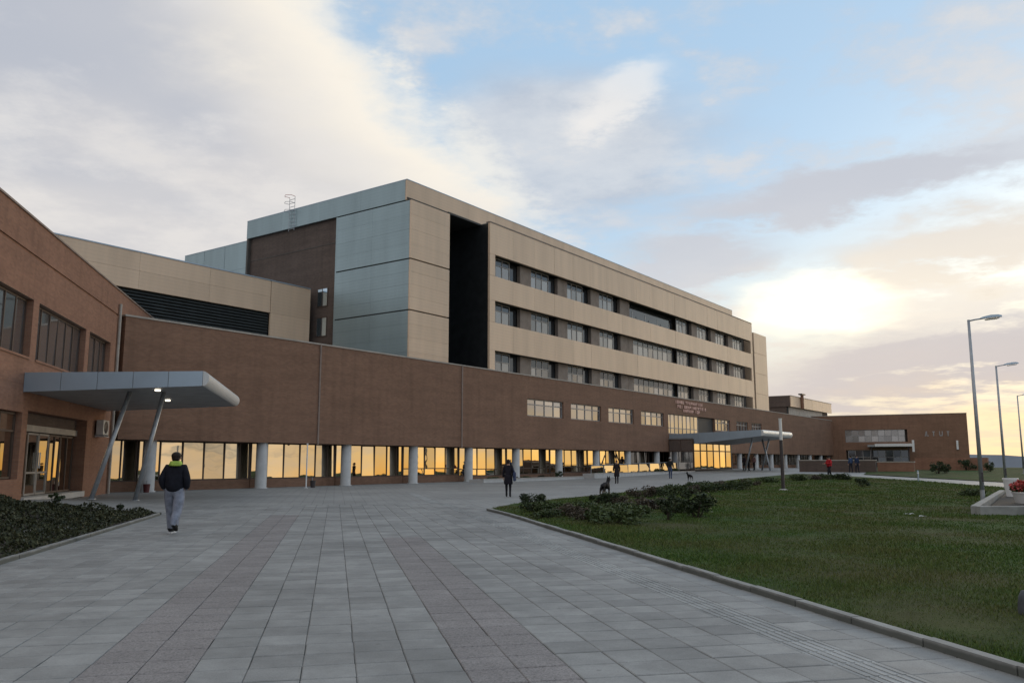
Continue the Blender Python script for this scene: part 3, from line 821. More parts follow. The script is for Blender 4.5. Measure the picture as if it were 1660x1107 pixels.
# ---------------------------------------------------------------- annex with louvre band
ax = empty('annex_block', FM.o, FM.rz, 'pale beige clad annex with a long dark louvre band, left of the end tower', 'building')
DA = 12.2; A0, A1, AJ = 8.0, 44.7, 40.7
LZ0, LZ1, AZ = 10.6, 13.08, 15.62
n = 6; w_ = (AJ - A0) / n
for i in range(n): 
    for (za, zb_) in ((LZ1, 14.35), (14.35, AZ)):
        boxpart('cladding_panel', A0 + i * w_ + .006, A0 + (i + 1) * w_ - .006, DA, DA + .15, za + .005, zb_ - .005, M['panel'], ax)
for (za, zb_) in ((8.6, LZ1), (LZ1, AZ)): boxpart('cladding_panel', AJ + .05, A1, DA, DA + .15, za + .005, zb_ - .005, M['panel'], ax)
boxpart('lower_panel', A0, AJ, DA, DA + .15, 8.6, LZ0, M['panel'], ax)
lvm = MB().add([(0, 0, 0), (AJ - A0 - .1, 0, 0), (AJ - A0 - .1, .22, .20), (0, .22, .20), (0, .02, -.02), (AJ - A0 - .1, .02, -.02), (AJ - A0 - .1, .24, .18), (0, .24, .18)],
                [(0, 1, 2, 3), (4, 7, 6, 5), (0, 4, 5, 1), (3, 2, 6, 7), (0, 3, 7, 4), (1, 5, 6, 2)]).mesh('louvre_slat', M['louvre'])
zz = LZ0 + .05
while zz < LZ1 - .2: link('louvre_slat', lvm, ax, (A0 + .05, DA + .1, zz)); zz += .22
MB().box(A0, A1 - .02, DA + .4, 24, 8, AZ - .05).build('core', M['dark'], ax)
MB().box(A0, A1, DA - .04, 24, AZ, AZ + .08).build('roof_edge', M['alu'], ax)

# ---------------------------------------------------------------- left wing
wing = empty('brick_wing', FW.o, FW.rz, 'near left red brown brick wing with large upper windows above the side entrance', 'building')
WZ = 10.05
uw = [(-26.0, -19.2), (-18.6, -12.55), (-11.95, -5.8), (-5.2, -1.5)]
door = (-12.2, -4.6)
low = (-24.0, -12.75)
hol = [(a, b, 5.20, 7.27) for a, b in uw] + [(door[0], door[1], -.5, 3.35), (low[0], low[1], .95, 3.25)]
def wing_wall():
    m = MB(); T0, T1 = -34.0, 24.0
    wall_holes(m, T0, T1, 0, .4, 4.2, 8.74, [h for h in hol if h[2] > 4])
    wall_holes(m, T0, -.2, 0, .4, -.6, 4.196, [h for h in hol if h[2] < 4])
    m.box(T0, T1, .05, .4, 8.744, 8.86); m.box(T0, T1, 0, .4, 8.864, WZ)
    return m
wing_wall().build('wall', M['brick_wing'], wing)
MB().box(-34, 24, -.05, .5, WZ, WZ + .07).build('coping', M['pipe'], wing)
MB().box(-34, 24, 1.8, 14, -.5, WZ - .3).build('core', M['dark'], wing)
MB().box(-34, 24, .5, 14, WZ - .29, WZ - .1).build('roof', M['roof'], wing)
for i, (a, b) in enumerate(uw):
    n = 6 if b - a > 5 else 4
    window(wing, a + .02, b - .02, 5.22, 7.25, .22, [q / n for q in range(1, n)], [], M['glass_up'], M['frame'], .06, .1, tilt=.012)
    boxpart('sill', a, b, -.04, .2, 5.12, 5.198, M['brick_wing'], wing)
window(wing, low[0], low[1], .97, 3.23, .2, [q / 8 for q in range(1, 8)], [.72], M['glass'], M['frame'], .07, .1, tilt=.006)
# entrance recess: brick reveals, door leaves, fixed lights and a panel over them
RD = .45; zd = .30
MB().box(door[0] - .4, door[0], .4, 1.8, -.5, 3.9).build('reveal', M['brick_wing'], wing)
MB().box(door[1], door[1] + .4, .4, 1.8, -.5, 3.9).build('reveal', M['brick_wing'], wing)
MB().box(door[0], door[1], RD + .12, RD + .3, -.5, 3.4).build('lobby', M['dark'], wing)
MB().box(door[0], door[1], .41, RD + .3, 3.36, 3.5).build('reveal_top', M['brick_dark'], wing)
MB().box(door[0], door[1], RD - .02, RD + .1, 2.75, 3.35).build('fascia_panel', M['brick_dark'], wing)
MB().box(door[0], door[1] , RD - .08, RD - .03, 2.66, 2.90).build('door_rail', M['coping'], wing)
e0 = door[0] + .1
for (a, b, kind) in ((0, 1.5, 'side_light'), (1.55, 2.75, 'door'), (2.8, 4.0, 'door'), (4.05, 5.5, 'side_light'), (5.55, 7.35, 'side_light')):
    window(wing, e0 + a, e0 + b, zd, 2.62, RD, [] if kind == 'door' else [.5], [.36] if kind == 'door' else [], M['glass'], M['frame_grey'] if kind == 'door' else M['frame'], .07, .08, kind, .012)
for t_ in (e0 + 2.68, e0 + 2.86): MB().tube([(t_, RD - .06, 1.0 + zd), (t_, RD - .06, 1.6 + zd)], .02, 8).build('door_handle', M['steel'], wing)
MB().box(door[0], door[1], -.1, RD, zd - .25, zd - .02).build('threshold', M['concrete'], wing)
# rain pipe at the corner
MB().tube([(-.42, -.09, -.1), (-.42, -.09, 9.4)], .07, 10).build('downpipe', M['coping'], wing)
MB().box(-.28, .0, -.06, -.004, 0, 8.7).build('corner_strip', M['coping'], wing)
# air conditioning unit right of the doors
ac = empty('air_conditioner', FW.w(-2.9, -.02, 2.65), FW.rz, 'pale air conditioning unit on brackets beside the side entrance doors', 'air conditioner')
MB().box(-.48, .48, -.38, -.06, .12, .80).build('case', M['alu_light'], ac, bevel=.02)
MB().lathe([(.27, 0), (.27, .03), (.20, .05), (.05, .06)], 20).build('fan_grille', M['steel_dark'], ac, (-.1, -.38, .46)).rotation_euler = (R(90), 0, 0)
for x in (-.35, .35): MB().box(x - .02, x + .02, -.40, 0, .06, .115).build('bracket', M['steel'], ac)
MB().box(-.45, .45, -.42, -.02, .03, .055).build('tray', M['white'], ac)

# ---------------------------------------------------------------- canopies
def canopy(name, frame, x0, x1, L, z0a, z1a, z0b, z1b, label, posts, npan, lamps=()):
    """flat canopy from the wall outwards (local -y); thickness tapers to the outer edge"""
    r = empty(name, frame.w(x0, 0), frame.rz, label, 'canopy')
    W_ = x1 - x0
    core = MB().add([(.03, -.05, z0a + .02), (W_ - .03, -.05, z0a + .02), (W_ - .03, -L + .05, z0b + .03), (.03, -L + .05, z0b + .03),
                     (.03, -.05, z1a - .03), (W_ - .03, -.05, z1a - .03), (W_ - .03, -L + .05, z1b - .03), (.03, -L + .05, z1b - .03)],
                    [(0, 3, 2, 1), (4, 5, 6, 7), (0, 1, 5, 4), (1, 2, 6, 5), (2, 3, 7, 6), (3, 0, 4, 7)])
    core.build('slab', M['soffit'], r)
    def lerp(a, b, t): return a + (b - a) * t
    for side, xx in ((0, 0.0), (1, W_ - .03)):
        for i in range(npan):
            ta, tb = i / npan, (i + 1) / npan; g = .012 / L
            ya, yb = -L * (ta + g), -L * (tb - g)
            q = [(0, ya, lerp(z0a, z0b, ta)), (0, yb, lerp(z0a, z0b, tb)), (0, yb, lerp(z1a, z1b, tb)), (0, ya, lerp(z1a, z1b, ta))]
            MB().add([(xx, *p[1:]) for p in q] + [(xx + .028, *p[1:]) for p in q],
                     [(0, 1, 2, 3), (7, 6, 5, 4), (0, 4, 5, 1), (1, 5, 6, 2), (2, 6, 7, 3), (3, 7, 4, 0)]).build('fascia_panel', M['alu'], r)
    # rounded outer nose
    n = 10; v = []; zc, hh = (z0b + z1b) / 2, (z1b - z0b) / 2
    for x in (0, W_):
        v += [(x, -L - hh * .8 * math.sin(math.pi * k / n), zc + hh * math.cos(math.pi * k / n)) for k in range(n + 1)]
    MB().add(v, [(k, k + 1, n + 2 + k, n + 1 + k) for k in range(n)] + [tuple(range(n + 1)), tuple(reversed(range(n + 1, 2 * n + 2)))]).build('nose', M['alu_light'], r, smooth=False)
    MB().box(0, W_, -L, -.01, max(z1a, z1b) + .0, max(z1a, z1b) + .03).build('top_sheet', M['alu'], r) if abs(z1a - z1b) < .01 else None
    for (fa, fb, rad) in posts:
        p = MB().tube([fa, fb], rad, 14).build('post', M['steel'], r, smooth=True)
        MB().lathe([(rad * 2, 0), (rad * 2, .03)], 14).build('base_plate', M['steel'], r, (fa[0], fa[1], fa[2]))
    for (lx, ly) in lamps:
        z = lerp(z0a, z0b, -ly / L)
        MB().lathe([(.10, 0), (.11, .05)], 16).build('downlight', M['lamp'], r, (lx, ly, z - .045))
    return r
ml, tl, bl = newmat('lamp_glow'); bl.inputs['Emission Color'].default_value = (1, .9, .72, 1); bl.inputs['Emission Strength'].default_value = 2.6; bl.inputs['Base Color'].default_value = (.8, .8, .8, 1)
M['lamp'] = ml
def local(frame, x0, p): v = np.array(p) - frame.o; return (float(v @ frame.ex) - x0, float(v @ frame.ey), p[2])
M['letter_grey'] = pm('letter_grey', (.33, .31, .30), .6)
CX0 = -12.9
f1 = gnd(148, 806); f2 = gnd(219, 799)
def on_canopy(px, out, z):
    """point over the canopy strip at distance out from the wing, seen at pixel column px"""
    best = min(np.arange(CX0 + .3, -1.5, .05), key=lambda t: abs(proj(FW.w(t, -out, z))[0] - px)); return FW.w(best, -out, z)
def foot(px, out):
    best = min(np.arange(CX0 + .0, 1.5, .05), key=lambda t: abs(proj(FW.w(t, -out, .3))[0] - px)); p = FW.w(best, -out); p.z = float(terr(p.x, p.y)); return p
t1, t2 = on_canopy(211, 3.1, 4.16), on_canopy(266, 4.2, 4.2)
g1, g2 = foot(148, 2.2), foot(219, 3.4)
l1, l2 = on_canopy(256, 4.2, 4.2), on_canopy(272, 3.7, 4.2)
left_can = canopy('entrance_canopy', FW, CX0, -1.5, 5.9, 3.95, 4.63, 4.28, 4.82, 'flat grey metal canopy on slanted posts over the left side entrance',
       [(local(FW, CX0, g1), local(FW, CX0, t1), .085), (local(FW, CX0, g2), local(FW, CX0, t2), .085)], 5,
       [local(FW, CX0, l1)[:2], local(FW, CX0, l2)[:2]])
zf = zg(92, -8)
main_can = canopy('entrance_canopy', FM, 87.0, 97.0, 10.6, 3.2, 4.62, 4.25, 4.9, 'large blue grey metal canopy over the main entrance below the letters',
       [((3.0, -7.6, zf), (2.2, -8.9, 4.2), .10), ((8.5, -7.6, zf), (7.7, -8.9, 4.2), .10), ((5.5, -9.6, zf), (6.6, -8.4, 4.2), .10)], 6)

# ---------------------------------------------------------------- ramp balustrade and planters before the glazed ground floor
bal = empty('glass_balustrade', FM.w(66.0, -1.9), FM.rz, 'low bright glass balustrade in front of the columns left of the main entrance', 'balustrade')
x_ = 0.0
pmesh = MB().box(.05, 2.35, -.012, .012, .28, 1.02).mesh('glass_panel', M['glass'])
while x_ < 19.5:
    z_ = zg(66 + x_ + 1, -1.9)
    link('glass_panel', pmesh, bal, (x_, 0, z_), rot=(random.gauss(-.035, .006), 0, random.gauss(0, .006)))
    MB().box(x_ - .025, x_ + .025, -.03, .03, z_ - .1, z_ + 1.08).build('post', M['steel'], bal); x_ += 2.4
MB().tube([(0, 0, zg(66, -1.9) + 1.1), (19.4, 0, zg(85, -1.9) + 1.1)], .025, 8).build('handrail', M['steel'], bal)
def planter(name, frame, x0, x1, y0, y1, h, mat, label, cat='planter'):
    p = frame.w((x0 + x1) / 2, (y0 + y1) / 2); r = empty(name, (p.x, p.y, float(terr(p.x, p.y))), frame.rz, label, cat)
    a, b = (x1 - x0) / 2, (y1 - y0) / 2
    m = MB().box(-a, a, -b, -b + .2, -.3, h).box(-a, a, b - .2, b, -.3, h).box(-a, -a + .2, -b + .2, b - .2, -.3, h).box(a - .2, a, -b + .2, b - .2, -.3, h)
    m.build('wall', mat, r); MB().box(-a - .03, a + .03, -b - .03, -b + .24, h + .002, h + .06).build('coping', M['coping'], r)
    MB().box(-a + .21, a - .21, -b + .21, b - .21, -.2, h - .08).build('soil', M['soil'], r)
    return r
planter('planter_bed', FM, 49.0, 63.5, -2.6, -1.2, .22, M['concrete'], 'low concrete planting bed before the glazed bays behind the walking woman')
planter('planter_bed', FM, 64.0, 86.0, -3.4, -2.2, .25, M['concrete'], 'low concrete planting bed at the foot of the glass balustrade')

# ---------------------------------------------------------------- far wing on the right
fw = empty('far_wing', FF.o, FF.rz, 'distant dark brown brick wing closing the view right of the plant room', 'building')
FL = FF.hit(1569, 700)[0]; FZ = 9.75
def fx(px): return FF.hit(px, 720)[0]
gu = (fx(1371), fx(1468), 5.0, 7.2); gd = (fx(1374), fx(1472), .4, 3.6)
zf0 = .35
wall_holes(MB(), -6.0, FL, 0, .4, -.5, FZ, [gu, gd]).build('wall', M['brick'], fw)
MB().box(-6, FL + .03, -.05, 12, FZ, FZ + .10).build('roof_edge', M['coping'], fw)
MB().box(-6, FL - .02, .9, 12, -.5, FZ - .05).build('core', M['brick_dark'], fw)
window(fw, gu[0], gu[1], gu[2], gu[3], .2, [i / 9 for i in range(1, 9)], [.5], M['glass_ward'], M['frame_grey'], .10, .1, tilt=.02)
window(fw, gd[0], gd[1], gd[2] + .1, gd[3], .25, [i / 8 for i in range(1, 8)], [.6], M['glass_dark'], M['frame_grey'], .10, .1, tilt=.02)
fc = empty('entrance_canopy', FF.w(fx(1408), 0), FF.rz, 'small white edged canopy over the distant right entrance', 'canopy')
cw = fx(1478) - fx(1408)
MB().box(0, cw, -3.6, 0, 4.1, 4.45).build('slab', M['soffit'], fc); MB().box(1.2, cw + .1, -3.72, -3.61, 4.15, 4.62).build('fascia', M['white'], fc)
for x in (.6, cw - .5):
    MB().tube([(x, -3.2, .1), (x, -3.2, 4.1)], .1, 8).build('post', M['steel_dark'], fc)
MB().box(cw + .1, cw + .45, -3.8, -3.4, 3.2, 5.2).build('end_fin', M['white'], fc)
fl = empty('lettering', FF.w(fx(1500), -.06, FF.hit(1500, 707)[1]), FF.rz, 'four separate white letters on the distant brown brick wing', 'sign')
for i, k in enumerate(('A', 'T', 'U', 'T')):
    m = MB(); h, w2 = .85, .55
    if k == 'A': m.add([(0, 0, 0), (.14, 0, 0), (w2 / 2 + .07, 0, h), (w2 / 2 - .07, 0, h), (0, .05, 0), (.14, .05, 0), (w2 / 2 + .07, .05, h), (w2 / 2 - .07, .05, h)], [(0, 1, 2, 3), (7, 6, 5, 4), (0, 4, 5, 1), (1, 5, 6, 2), (2, 6, 7, 3), (3, 7, 4, 0)]).box(w2 / 2, w2 + .1, 0, .05, 0, .16).box(w2 / 2, w2 / 2 + .14, .002, .052, .16, h)
    elif k == 'T': m.box(.1, .5, 0, .05, h - .16, h).box(.22, .38, .002, .052, 0, h - .16)
    else: m.box(.05, .2, 0, .05, .2, h).box(.45, .6, 0, .05, .2, h).box(.1, .55, .002, .052, 0, .2)
    m.build('letter', M['letter_grey'], fl, (i * (fx(1535) - fx(1500)) / 3, 0, 0))
wlamp = empty('wall_light', FF.w(fx(1552), -.02, FF.hit(1552, 728)[1]), FF.rz, 'slim white upright light on the right end of the distant wing', 'lamp')
MB().box(-.16, .16, -.2, 0, 0, 1.5).build('diffuser', M['white'], wlamp); MB().box(-.2, .2, -.22, 0, -.06, -.004).build('bracket', M['steel'], wlamp)
# low walls in front of it
def low_wall(name, a, b, h, th, mat, label, coping=True):
    r = empty(name, a, math.atan2(b.y - a.y, b.x - a.x), label, 'wall'); L = (b - a).length
    MB().box(0, L, 0, th, -.4, h).build('wall', mat, r)
    if coping: MB().box(-.05, L + .05, -.05, th + .05, h + .002, h + .10).build('coping', M['coping'], r)
    return r
low_wall('garden_wall', gnd(1296, 764.5), gnd(1420, 765.5), 1.15, .4, M['brick_dark'], 'dark low brick wall behind the person in red')
low_wall('garden_wall', gnd(1423, 764.5), gnd(1482, 765), .95, .4, M['brick_wing'], 'short low red brick wall right of the dark low wall')
low_wall('garden_wall', gnd(1484, 762.0), gnd(1602, 763.0), 1.35, .4, M['brick_wing'], 'long low red brick wall below the distant wing letters', False)

# ---------------------------------------------------------------- vegetation
def leaf_cloud(n, fn, size, seed, up=.35):
    """n small leaf quads; fn(rng) gives a point"""
    r = np.random.default_rng(seed); m = MB()
    for _ in range(n):
        p = fn(r); s = size * r.uniform(.6, 1.4)
        a = Vector(r.normal(size=3)); a.z += up; a.normalize(); b = a.cross(Vector(r.normal(size=3))).normalized()
        p = Vector(p); w = b * s * .42
        m.add([p - a * s * .5, p + w, p + a * s * .6, p - w], [(0, 1, 2, 3)])
    return m
def bush_point(rx, ry, rz, lobes):
    def fn(r):
        if lobes and r.random() < .8:
            c = lobes[int(r.integers(len(lobes)))]; q = r.normal(size=3); q /= np.linalg.norm(q); q *= r.random() ** .33
            return (c[0] + q[0] * c[3], c[1] + q[1] * c[3], max(.02, c[2] + q[2] * c[3] * .9))
        q = r.normal(size=3); q /= np.linalg.norm(q); q *= r.random() ** .4
        return (q[0] * rx * .85, q[1] * ry * .85, max(.02, rz * .5 + q[2] * rz * .5))
    return fn
def bush_meshes(kind, seed):
    r = np.random.default_rng(seed)
    if kind == 'round': dims, mt, nl, lf = (.55, .55, .95), M['leaf_dark'], 9, .075
    elif kind == 'low': dims, mt, nl, lf = (.95, .75, .50), M['leaf_green'], 11, .080
    elif kind == 'russet': dims, mt, nl, lf = (.85, .7, .55), M['leaf_brown'], 10, .075
    else: dims, mt, nl, lf = (.32, .32, 1.05), M['leaf_dark'], 8, .07
    rx, ry, rz = dims
    lobes = [(r.uniform(-.75, .75) * rx, r.uniform(-.75, .75) * ry, rz * r.uniform(.25, .82), r.uniform(.24, .42) * min(rx, ry, rz * 1.2)) for _ in range(nl)]
    fol = leaf_cloud(1150, bush_point(rx, ry, rz, lobes), lf, seed).mesh('foliage', mt)
    st = MB()
    for l in lobes[:6]: st.tube([(l[0] * .1, l[1] * .1, -.05), (l[0] * .55, l[1] * .55, l[2] * .5), (l[0], l[1], l[2])], [.022, .016, .006], 5)
    return fol, st.mesh('stem', M['bark'])
BM = {k: [bush_meshes(k, 40 + 7 * i + j) for j in range(2)] for i, k in enumerate(('round', 'low', 'russet', 'upright'))}
def bush(kind, p, scale, label, group=None, name='shrub', dz=.05):
    f, s = random.choice(BM[kind]); o = empty(name, (p.x, p.y, p.z + dz), random.uniform(0, 6.28), label, 'shrub', group)
    o.scale = (scale * random.uniform(.9, 1.2), scale * random.uniform(.9, 1.2), scale * random.uniform(.72, .92)); link('foliage', f, o); link('stem', s, o); return o
G1 = 'shrubs on the lawn tip'
bush('round', gnd(868, 832), .75, 'dark rounded shrub at the left end of the lawn shrub cluster', G1)
bush('round', gnd(985, 822), .62, 'dark shrub just below the standing dog in the lawn cluster', G1)
bush('round', gnd(964, 822), .55, 'small dark shrub left of the shrub below the standing dog', G1)
bush('upright', gnd(1083, 846), .78, 'slim upright dark shrub left of the largest dark lawn shrub', G1)
bush('round', gnd(1130, 842), .98, 'largest dark rounded shrub at the right of the lawn cluster', G1)
bush('low', gnd(995, 851), .95, 'low dark green shrub nearest the kerb in the lawn cluster', G1)
LB = 'low spreading shrub within the mixed cluster on the tip of the lawn'
ORD = 'first second third fourth fifth sixth seventh eighth ninth tenth eleventh twelfth thirteenth fourteenth fifteenth'.split()
for i, (px, py, k, s) in enumerate(sorted(((905, 834, 'low', .8), (925, 840, 'russet', .8), (950, 836, 'low', .8), (945, 846, 'russet', .65), (1010, 836, 'low', .8), (1030, 842, 'low', .7),
                     (1045, 826, 'russet', .8), (1070, 828, 'russet', .85), (1010, 822, 'russet', .7), (1100, 834, 'low', .8), (975, 840, 'low', .7), (890, 842, 'low', .55)))):
    bush(k, gnd(px, py), s, 'low %s shrub, %s from the left in the lawn tip cluster' % ('russet' if k == 'russet' else 'green', ORD[i]), 'low shrubs mixed on the lawn tip')
LB2 = 'low shrub in the hedge strip along the back edge of the lawn'
for i, (px, py) in enumerate(sorted(((1040, 808), (1065, 806), (1095, 803), (1120, 802), (1150, 800), (1175, 797), (1200, 795), (1215, 789), (1130, 795), (1165, 791), (1245, 783), (1295, 780), (1320, 779), (1340, 778), (1365, 779)))):
    bush('russet' if i % 3 == 0 else 'low', gnd(px, py), .85 + .1 * (i % 3), 'low shrub, %s from the left in the strip along the back lawn edge' % ORD[i], 'low shrubs along the back lawn edge')
bush('round', gnd(1397, 791), .72, 'small solitary dark shrub on the lawn before the path', None)
bush('low', gnd(1575, 806), .75, 'small dark shrub just left of the nearest street lamp', None)
LB3 = 'dark shrub on the far lawn in front of the low red wall'
for i, (px, py, s) in enumerate(((1520, 768, 1.5), (1533, 767, 1.2), (1567, 763, 1.6), (1578, 762, 1.5), (1605, 765, 1.3))):
    bush('round', gnd(px, py), s, 'dark shrub, %s from the left before the low red wall' % ORD[i], 'shrubs before the far low wall')
LB4 = 'small plant growing in the bed along the glazed bays'
for i, s_ in enumerate((51, 54.2, 55.6, 58.0, 60.5, 66, 68, 69.5, 73, 78, 82)):
    p = FM.w(s_, -1.9 if s_ < 64 else -2.8); p.z = float(terr(p.x, p.y))
    bush(random.choice(('low', 'round', 'russet')), p, random.uniform(.55, .9), 'small plant, %s from the left in the beds along the glazing' % ORD[i], 'plants in the beds by the glazing', 'bed_plant', .12)
# planting bed on the left
bed_out = [pl(-5.03, 3.0), pl(-5.03, 26.3), pl(-9.7, 26.3), pl(-9.7, 3.0)]
bed, _ = patch_sheet('planting_bed', bed_out, M['soil'], .06)
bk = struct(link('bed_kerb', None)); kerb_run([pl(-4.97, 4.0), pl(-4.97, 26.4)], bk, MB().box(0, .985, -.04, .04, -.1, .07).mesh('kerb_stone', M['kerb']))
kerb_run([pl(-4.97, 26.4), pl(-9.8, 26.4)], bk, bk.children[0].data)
M['leaf_cover'] = leaf_mat('leaf_cover', (.020, .026, .013), (.070, .074, .032))
def cover():
    def h(lat, fwd):
        v = .20 + .16 * math.sin(lat * 1.9 + 1.3 * math.sin(fwd * .8)) * math.sin(fwd * 1.25 + math.sin(lat * 1.4)) + .08 * math.sin(lat * 5.1 + fwd * 3.3)
        return max(.04, v) * .72
    def fn(r):
        lat, fwd = r.uniform(-9.6, -5.05), 8 + 18.2 * r.random() ** .8
        hh = h(lat, fwd) * min(1, .35 + (-5.05 - lat) * 1.6); p = pl(lat, fwd); q = r.random() ** .5
        return (p.x, p.y, p.z + .05 + hh * q)
    o = leaf_cloud(36000, fn, .060, 3, .6).build('ground_cover', M['leaf_cover'])
    stuff(tag(o, 'dense dark evergreen ground cover filling the bed left of the path', 'ground cover'))
cover()
for i, (lat, fwd, s) in enumerate(((-9.2, 24.9, .55), (-7.6, 25.6, .5), (-6.0, 25.9, .35))):
    bush('upright', pl(lat, fwd), s, 'dark sprig, %s from the left, above the left bed ground cover' % ORD[i], 'sprigs in the left bed', 'bed_plant')

# ---------------------------------------------------------------- lamps and posts
def street_lamp(p, H, label, yaw, s=1.0):
    r = empty('street_lamp', p, yaw, label, 'street lamp', 'street lamps right of the lawn'); r.scale = (s, s, s)
    MB().box(-.19, .19, -.19, .19, -.05, .06).build('base', M['concrete'], r, bevel=.01)
    MB().lathe([(.14, .06), (.14, .09), (.085, .10), (.08, .5)], 14).build('base_plate', M['steel'], r, smooth=False)
    MB().tube([(0, 0, .45), (0, 0, H * .5), (0, 0, H)], [.078, .064, .048], 14).build('pole', M['steel'], r, smooth=True)
    MB().box(-.035, .035, -.084, -.072, .8, 1.15).build('hatch', M['steel_dark'], r)
    MB().tube([(-.02, 0, H - .05), (.25, 0, H + .01), (.62, 0, H + .07)], .03, 10).build('arm', M['steel'], r, smooth=True)
    h = MB(); pr = [(.50, .05, .05), (.62, .10, .09), (.85, .145, .12), (1.15, .15, .11), (1.32, .11, .07), (1.36, .05, .04)]
    v = []
    for (x, w, t) in pr:
        zc = H + .04 + (x - .5) * .11
        v += [(x, -w, zc), (x, -w * .8, zc + t), (x, w * .8, zc + t), (x, w, zc)]
    f = [(4 * i + k, 4 * i + (k + 1) % 4, 4 * i + 4 + (k + 1) % 4, 4 * i + 4 + k) for i in range(len(pr) - 1) for k in range(4)] + [(0, 1, 2, 3), tuple(reversed(range(len(v) - 4, len(v))))]
    hd = h.add(v, f).build('lamp_head', M['alu'], r, bevel=.012)
    MB().add([(.72, -.11, H + .035), (1.22, -.11, H + .09), (1.22, .11, H + .09), (.72, .11, H + .035), (.75, -.08, H + .0), (1.19, -.08, H + .055), (1.19, .08, H + .055), (.75, .08, H + .0)],
             [(0, 1, 2, 3), (7, 6, 5, 4), (0, 4, 5, 1), (1, 5, 6, 2), (2, 6, 7, 3), (3, 7, 4, 0)]).build('lens', M['alu_light'], hd)
    return r
def at_depth(px, Y): p = Vector(((px - 830) / F_PX * Y * 1.0, Y, 0)); p.z = float(terr(p.x, p.y)); return p
LH = 6.95
street_lamp(gnd(1594, 816), LH, 'nearest and tallest grey street lamp, beside the kerbed corner bed', R(5))
def lamp_at(pxtop, ytop, lab):
    best = None
    for d in np.arange(35, 90, .1):
        r = ray(pxtop, ytop); p = CAM + r * (d / r[1]); z = float(terr(p[0], p[1]))
        e = abs(p[2] - z - LH)
        if best is None or e < best[0]: best = (e, Vector((p[0], p[1], z)))
    street_lamp(best[1], LH, lab, R(5))
lamp_at(1614.5, 593, 'middle grey street lamp of the three, behind the white pot')
lamp_at(1649, 641, 'farthest street lamp, its head cut by the right picture edge')
pb = gnd(1270, 796)
cl = empty('column_lamp', pb, 0, 'dark garden lamp post with pale upper tube at the back of the lawn', 'lamp')
ph = (CAM + ray(1268, 678) * (pb.y / ray(1268, 678)[1]))[2] - pb.z
MB().lathe([(.20, -.1), (.20, .10), (.12, .12)], 16).build('base', M['concrete'], cl)
MB().lathe([(.095, .1), (.095, ph * .70)], 16).build('post', M['steel_dark'], cl, smooth=False)
MB().lathe([(.082, ph * .70), (.082, ph - .04)], 16).build('diffuser', M['alu_light'], cl)
MB().lathe([(.10, ph - .04), (.10, ph)], 16).build('cap', M['alu_light'], cl)
p = gnd(496, 791); o = empty('slim_post', p, 0, 'thin white upright post in front of the second glazed bay', 'post')
MB().lathe([(.11, 0), (.11, .03), (.04, .04), (.04, 2.55), (.06, 2.56), (.06, 2.62)], 12).build('shaft', M['white'], o)
p = gnd(1489, 781); o = empty('marker_post', p, 0, 'short blue grey marker post at the edge of the far path', 'post')
MB().lathe([(.06, -.05), (.06, .75), (.03, .82)], 10).build('shaft', M['alu'], o); MB().lathe([(.064, .6), (.064, .68)], 10).build('band', M['white'], o)
p = gnd(1676, 1006); o = empty('stone_stump', (p.x, p.y, p.z), .3, 'dark grey squat stone stump on the lawn at the right picture edge', 'stump')
sm_ = MB().lathe([(.13, -.05), (.135, .1), (.12, .22), (.09, .28), (.03, .30)], 12); sm_.v = [(x * random.uniform(.92, 1.08), y * random.uniform(.92, 1.08), z) for x, y, z in sm_.v]
sm_.build('stone', pm('dark_stone', (.07, .075, .08), .8, var=.25, scale=9, bstr=.4), o, smooth=True)

# ---------------------------------------------------------------- corner bed with concrete upstand and pots, right edge
c0, c1, c2 = gnd(1590, 838), gnd(1662, 771), gnd(1720, 838)
cb_ = empty('corner_bed', c0, 0, 'pale concrete upstand round a dark soil bed at the right picture edge', 'planter')
def upstand(a, b, h, w):
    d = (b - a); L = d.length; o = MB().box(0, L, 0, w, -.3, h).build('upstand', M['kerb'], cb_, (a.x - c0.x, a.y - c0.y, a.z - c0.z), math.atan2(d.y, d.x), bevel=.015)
c1b = c0 + (c1 - c0).normalized() * 16.0
upstand(c0 + Vector((.1, .22, 0)), c1b, .30, .22)
upstand(c0, c0 + Vector((6, -.15, 0)), .30, .22)
so_ = MB().add([c0 + Vector((.1, .1, .10)), c0 + Vector((6, .1, .10)), c1b + Vector((6, 0, .10)), c1b + Vector((0, -.1, .10))], [(0, 1, 2, 3)])
so_.v = [tuple(Vector(v) - c0) for v in so_.v]; so_.build('soil', M['soil'], cb_)
def pot(p, r0, r1, h, label, red):
    o = empty('flower_pot', (p.x, p.y, p.z + .1), .2, label, 'flower pot')
    MB().lathe([(r0, 0), (r1, h * .9), (r1 * 1.07, h * .9), (r1 * 1.07, h), (r1 * .9, h), (r1 * .88, h * .85)], 24).build('pot', M['white'] if not red else M['alu_light'], o, smooth=False)
    MB().lathe([(r1 * .85, h * .80), (.01, h * .86)], 16).build('soil', M['soil'], o)
    if red:
        def fn(r):
            q = r.normal(size=3); q /= np.linalg.norm(q); q *= r.random() ** .3; return (q[0] * .42, q[1] * .42, h + .18 + q[2] * .22)
        leaf_cloud(500, fn, .08, 9).build('blooms', M['red'], o); leaf_cloud(300, lambda r: tuple(np.array(fn(r)) - np.array((0, 0, .08))), .08, 10).build('leaves', M['leaf_green'], o)
pot(gnd(1641, 812), .17, .27, .80, 'tall white tapered pot standing in the corner bed', False)
pot(gnd(1662, 822), .26, .36, .42, 'grey pot with red blooms cut by the right picture edge', True)
cloth_red = pm('bin_red', (.10, .02, .02), .6)
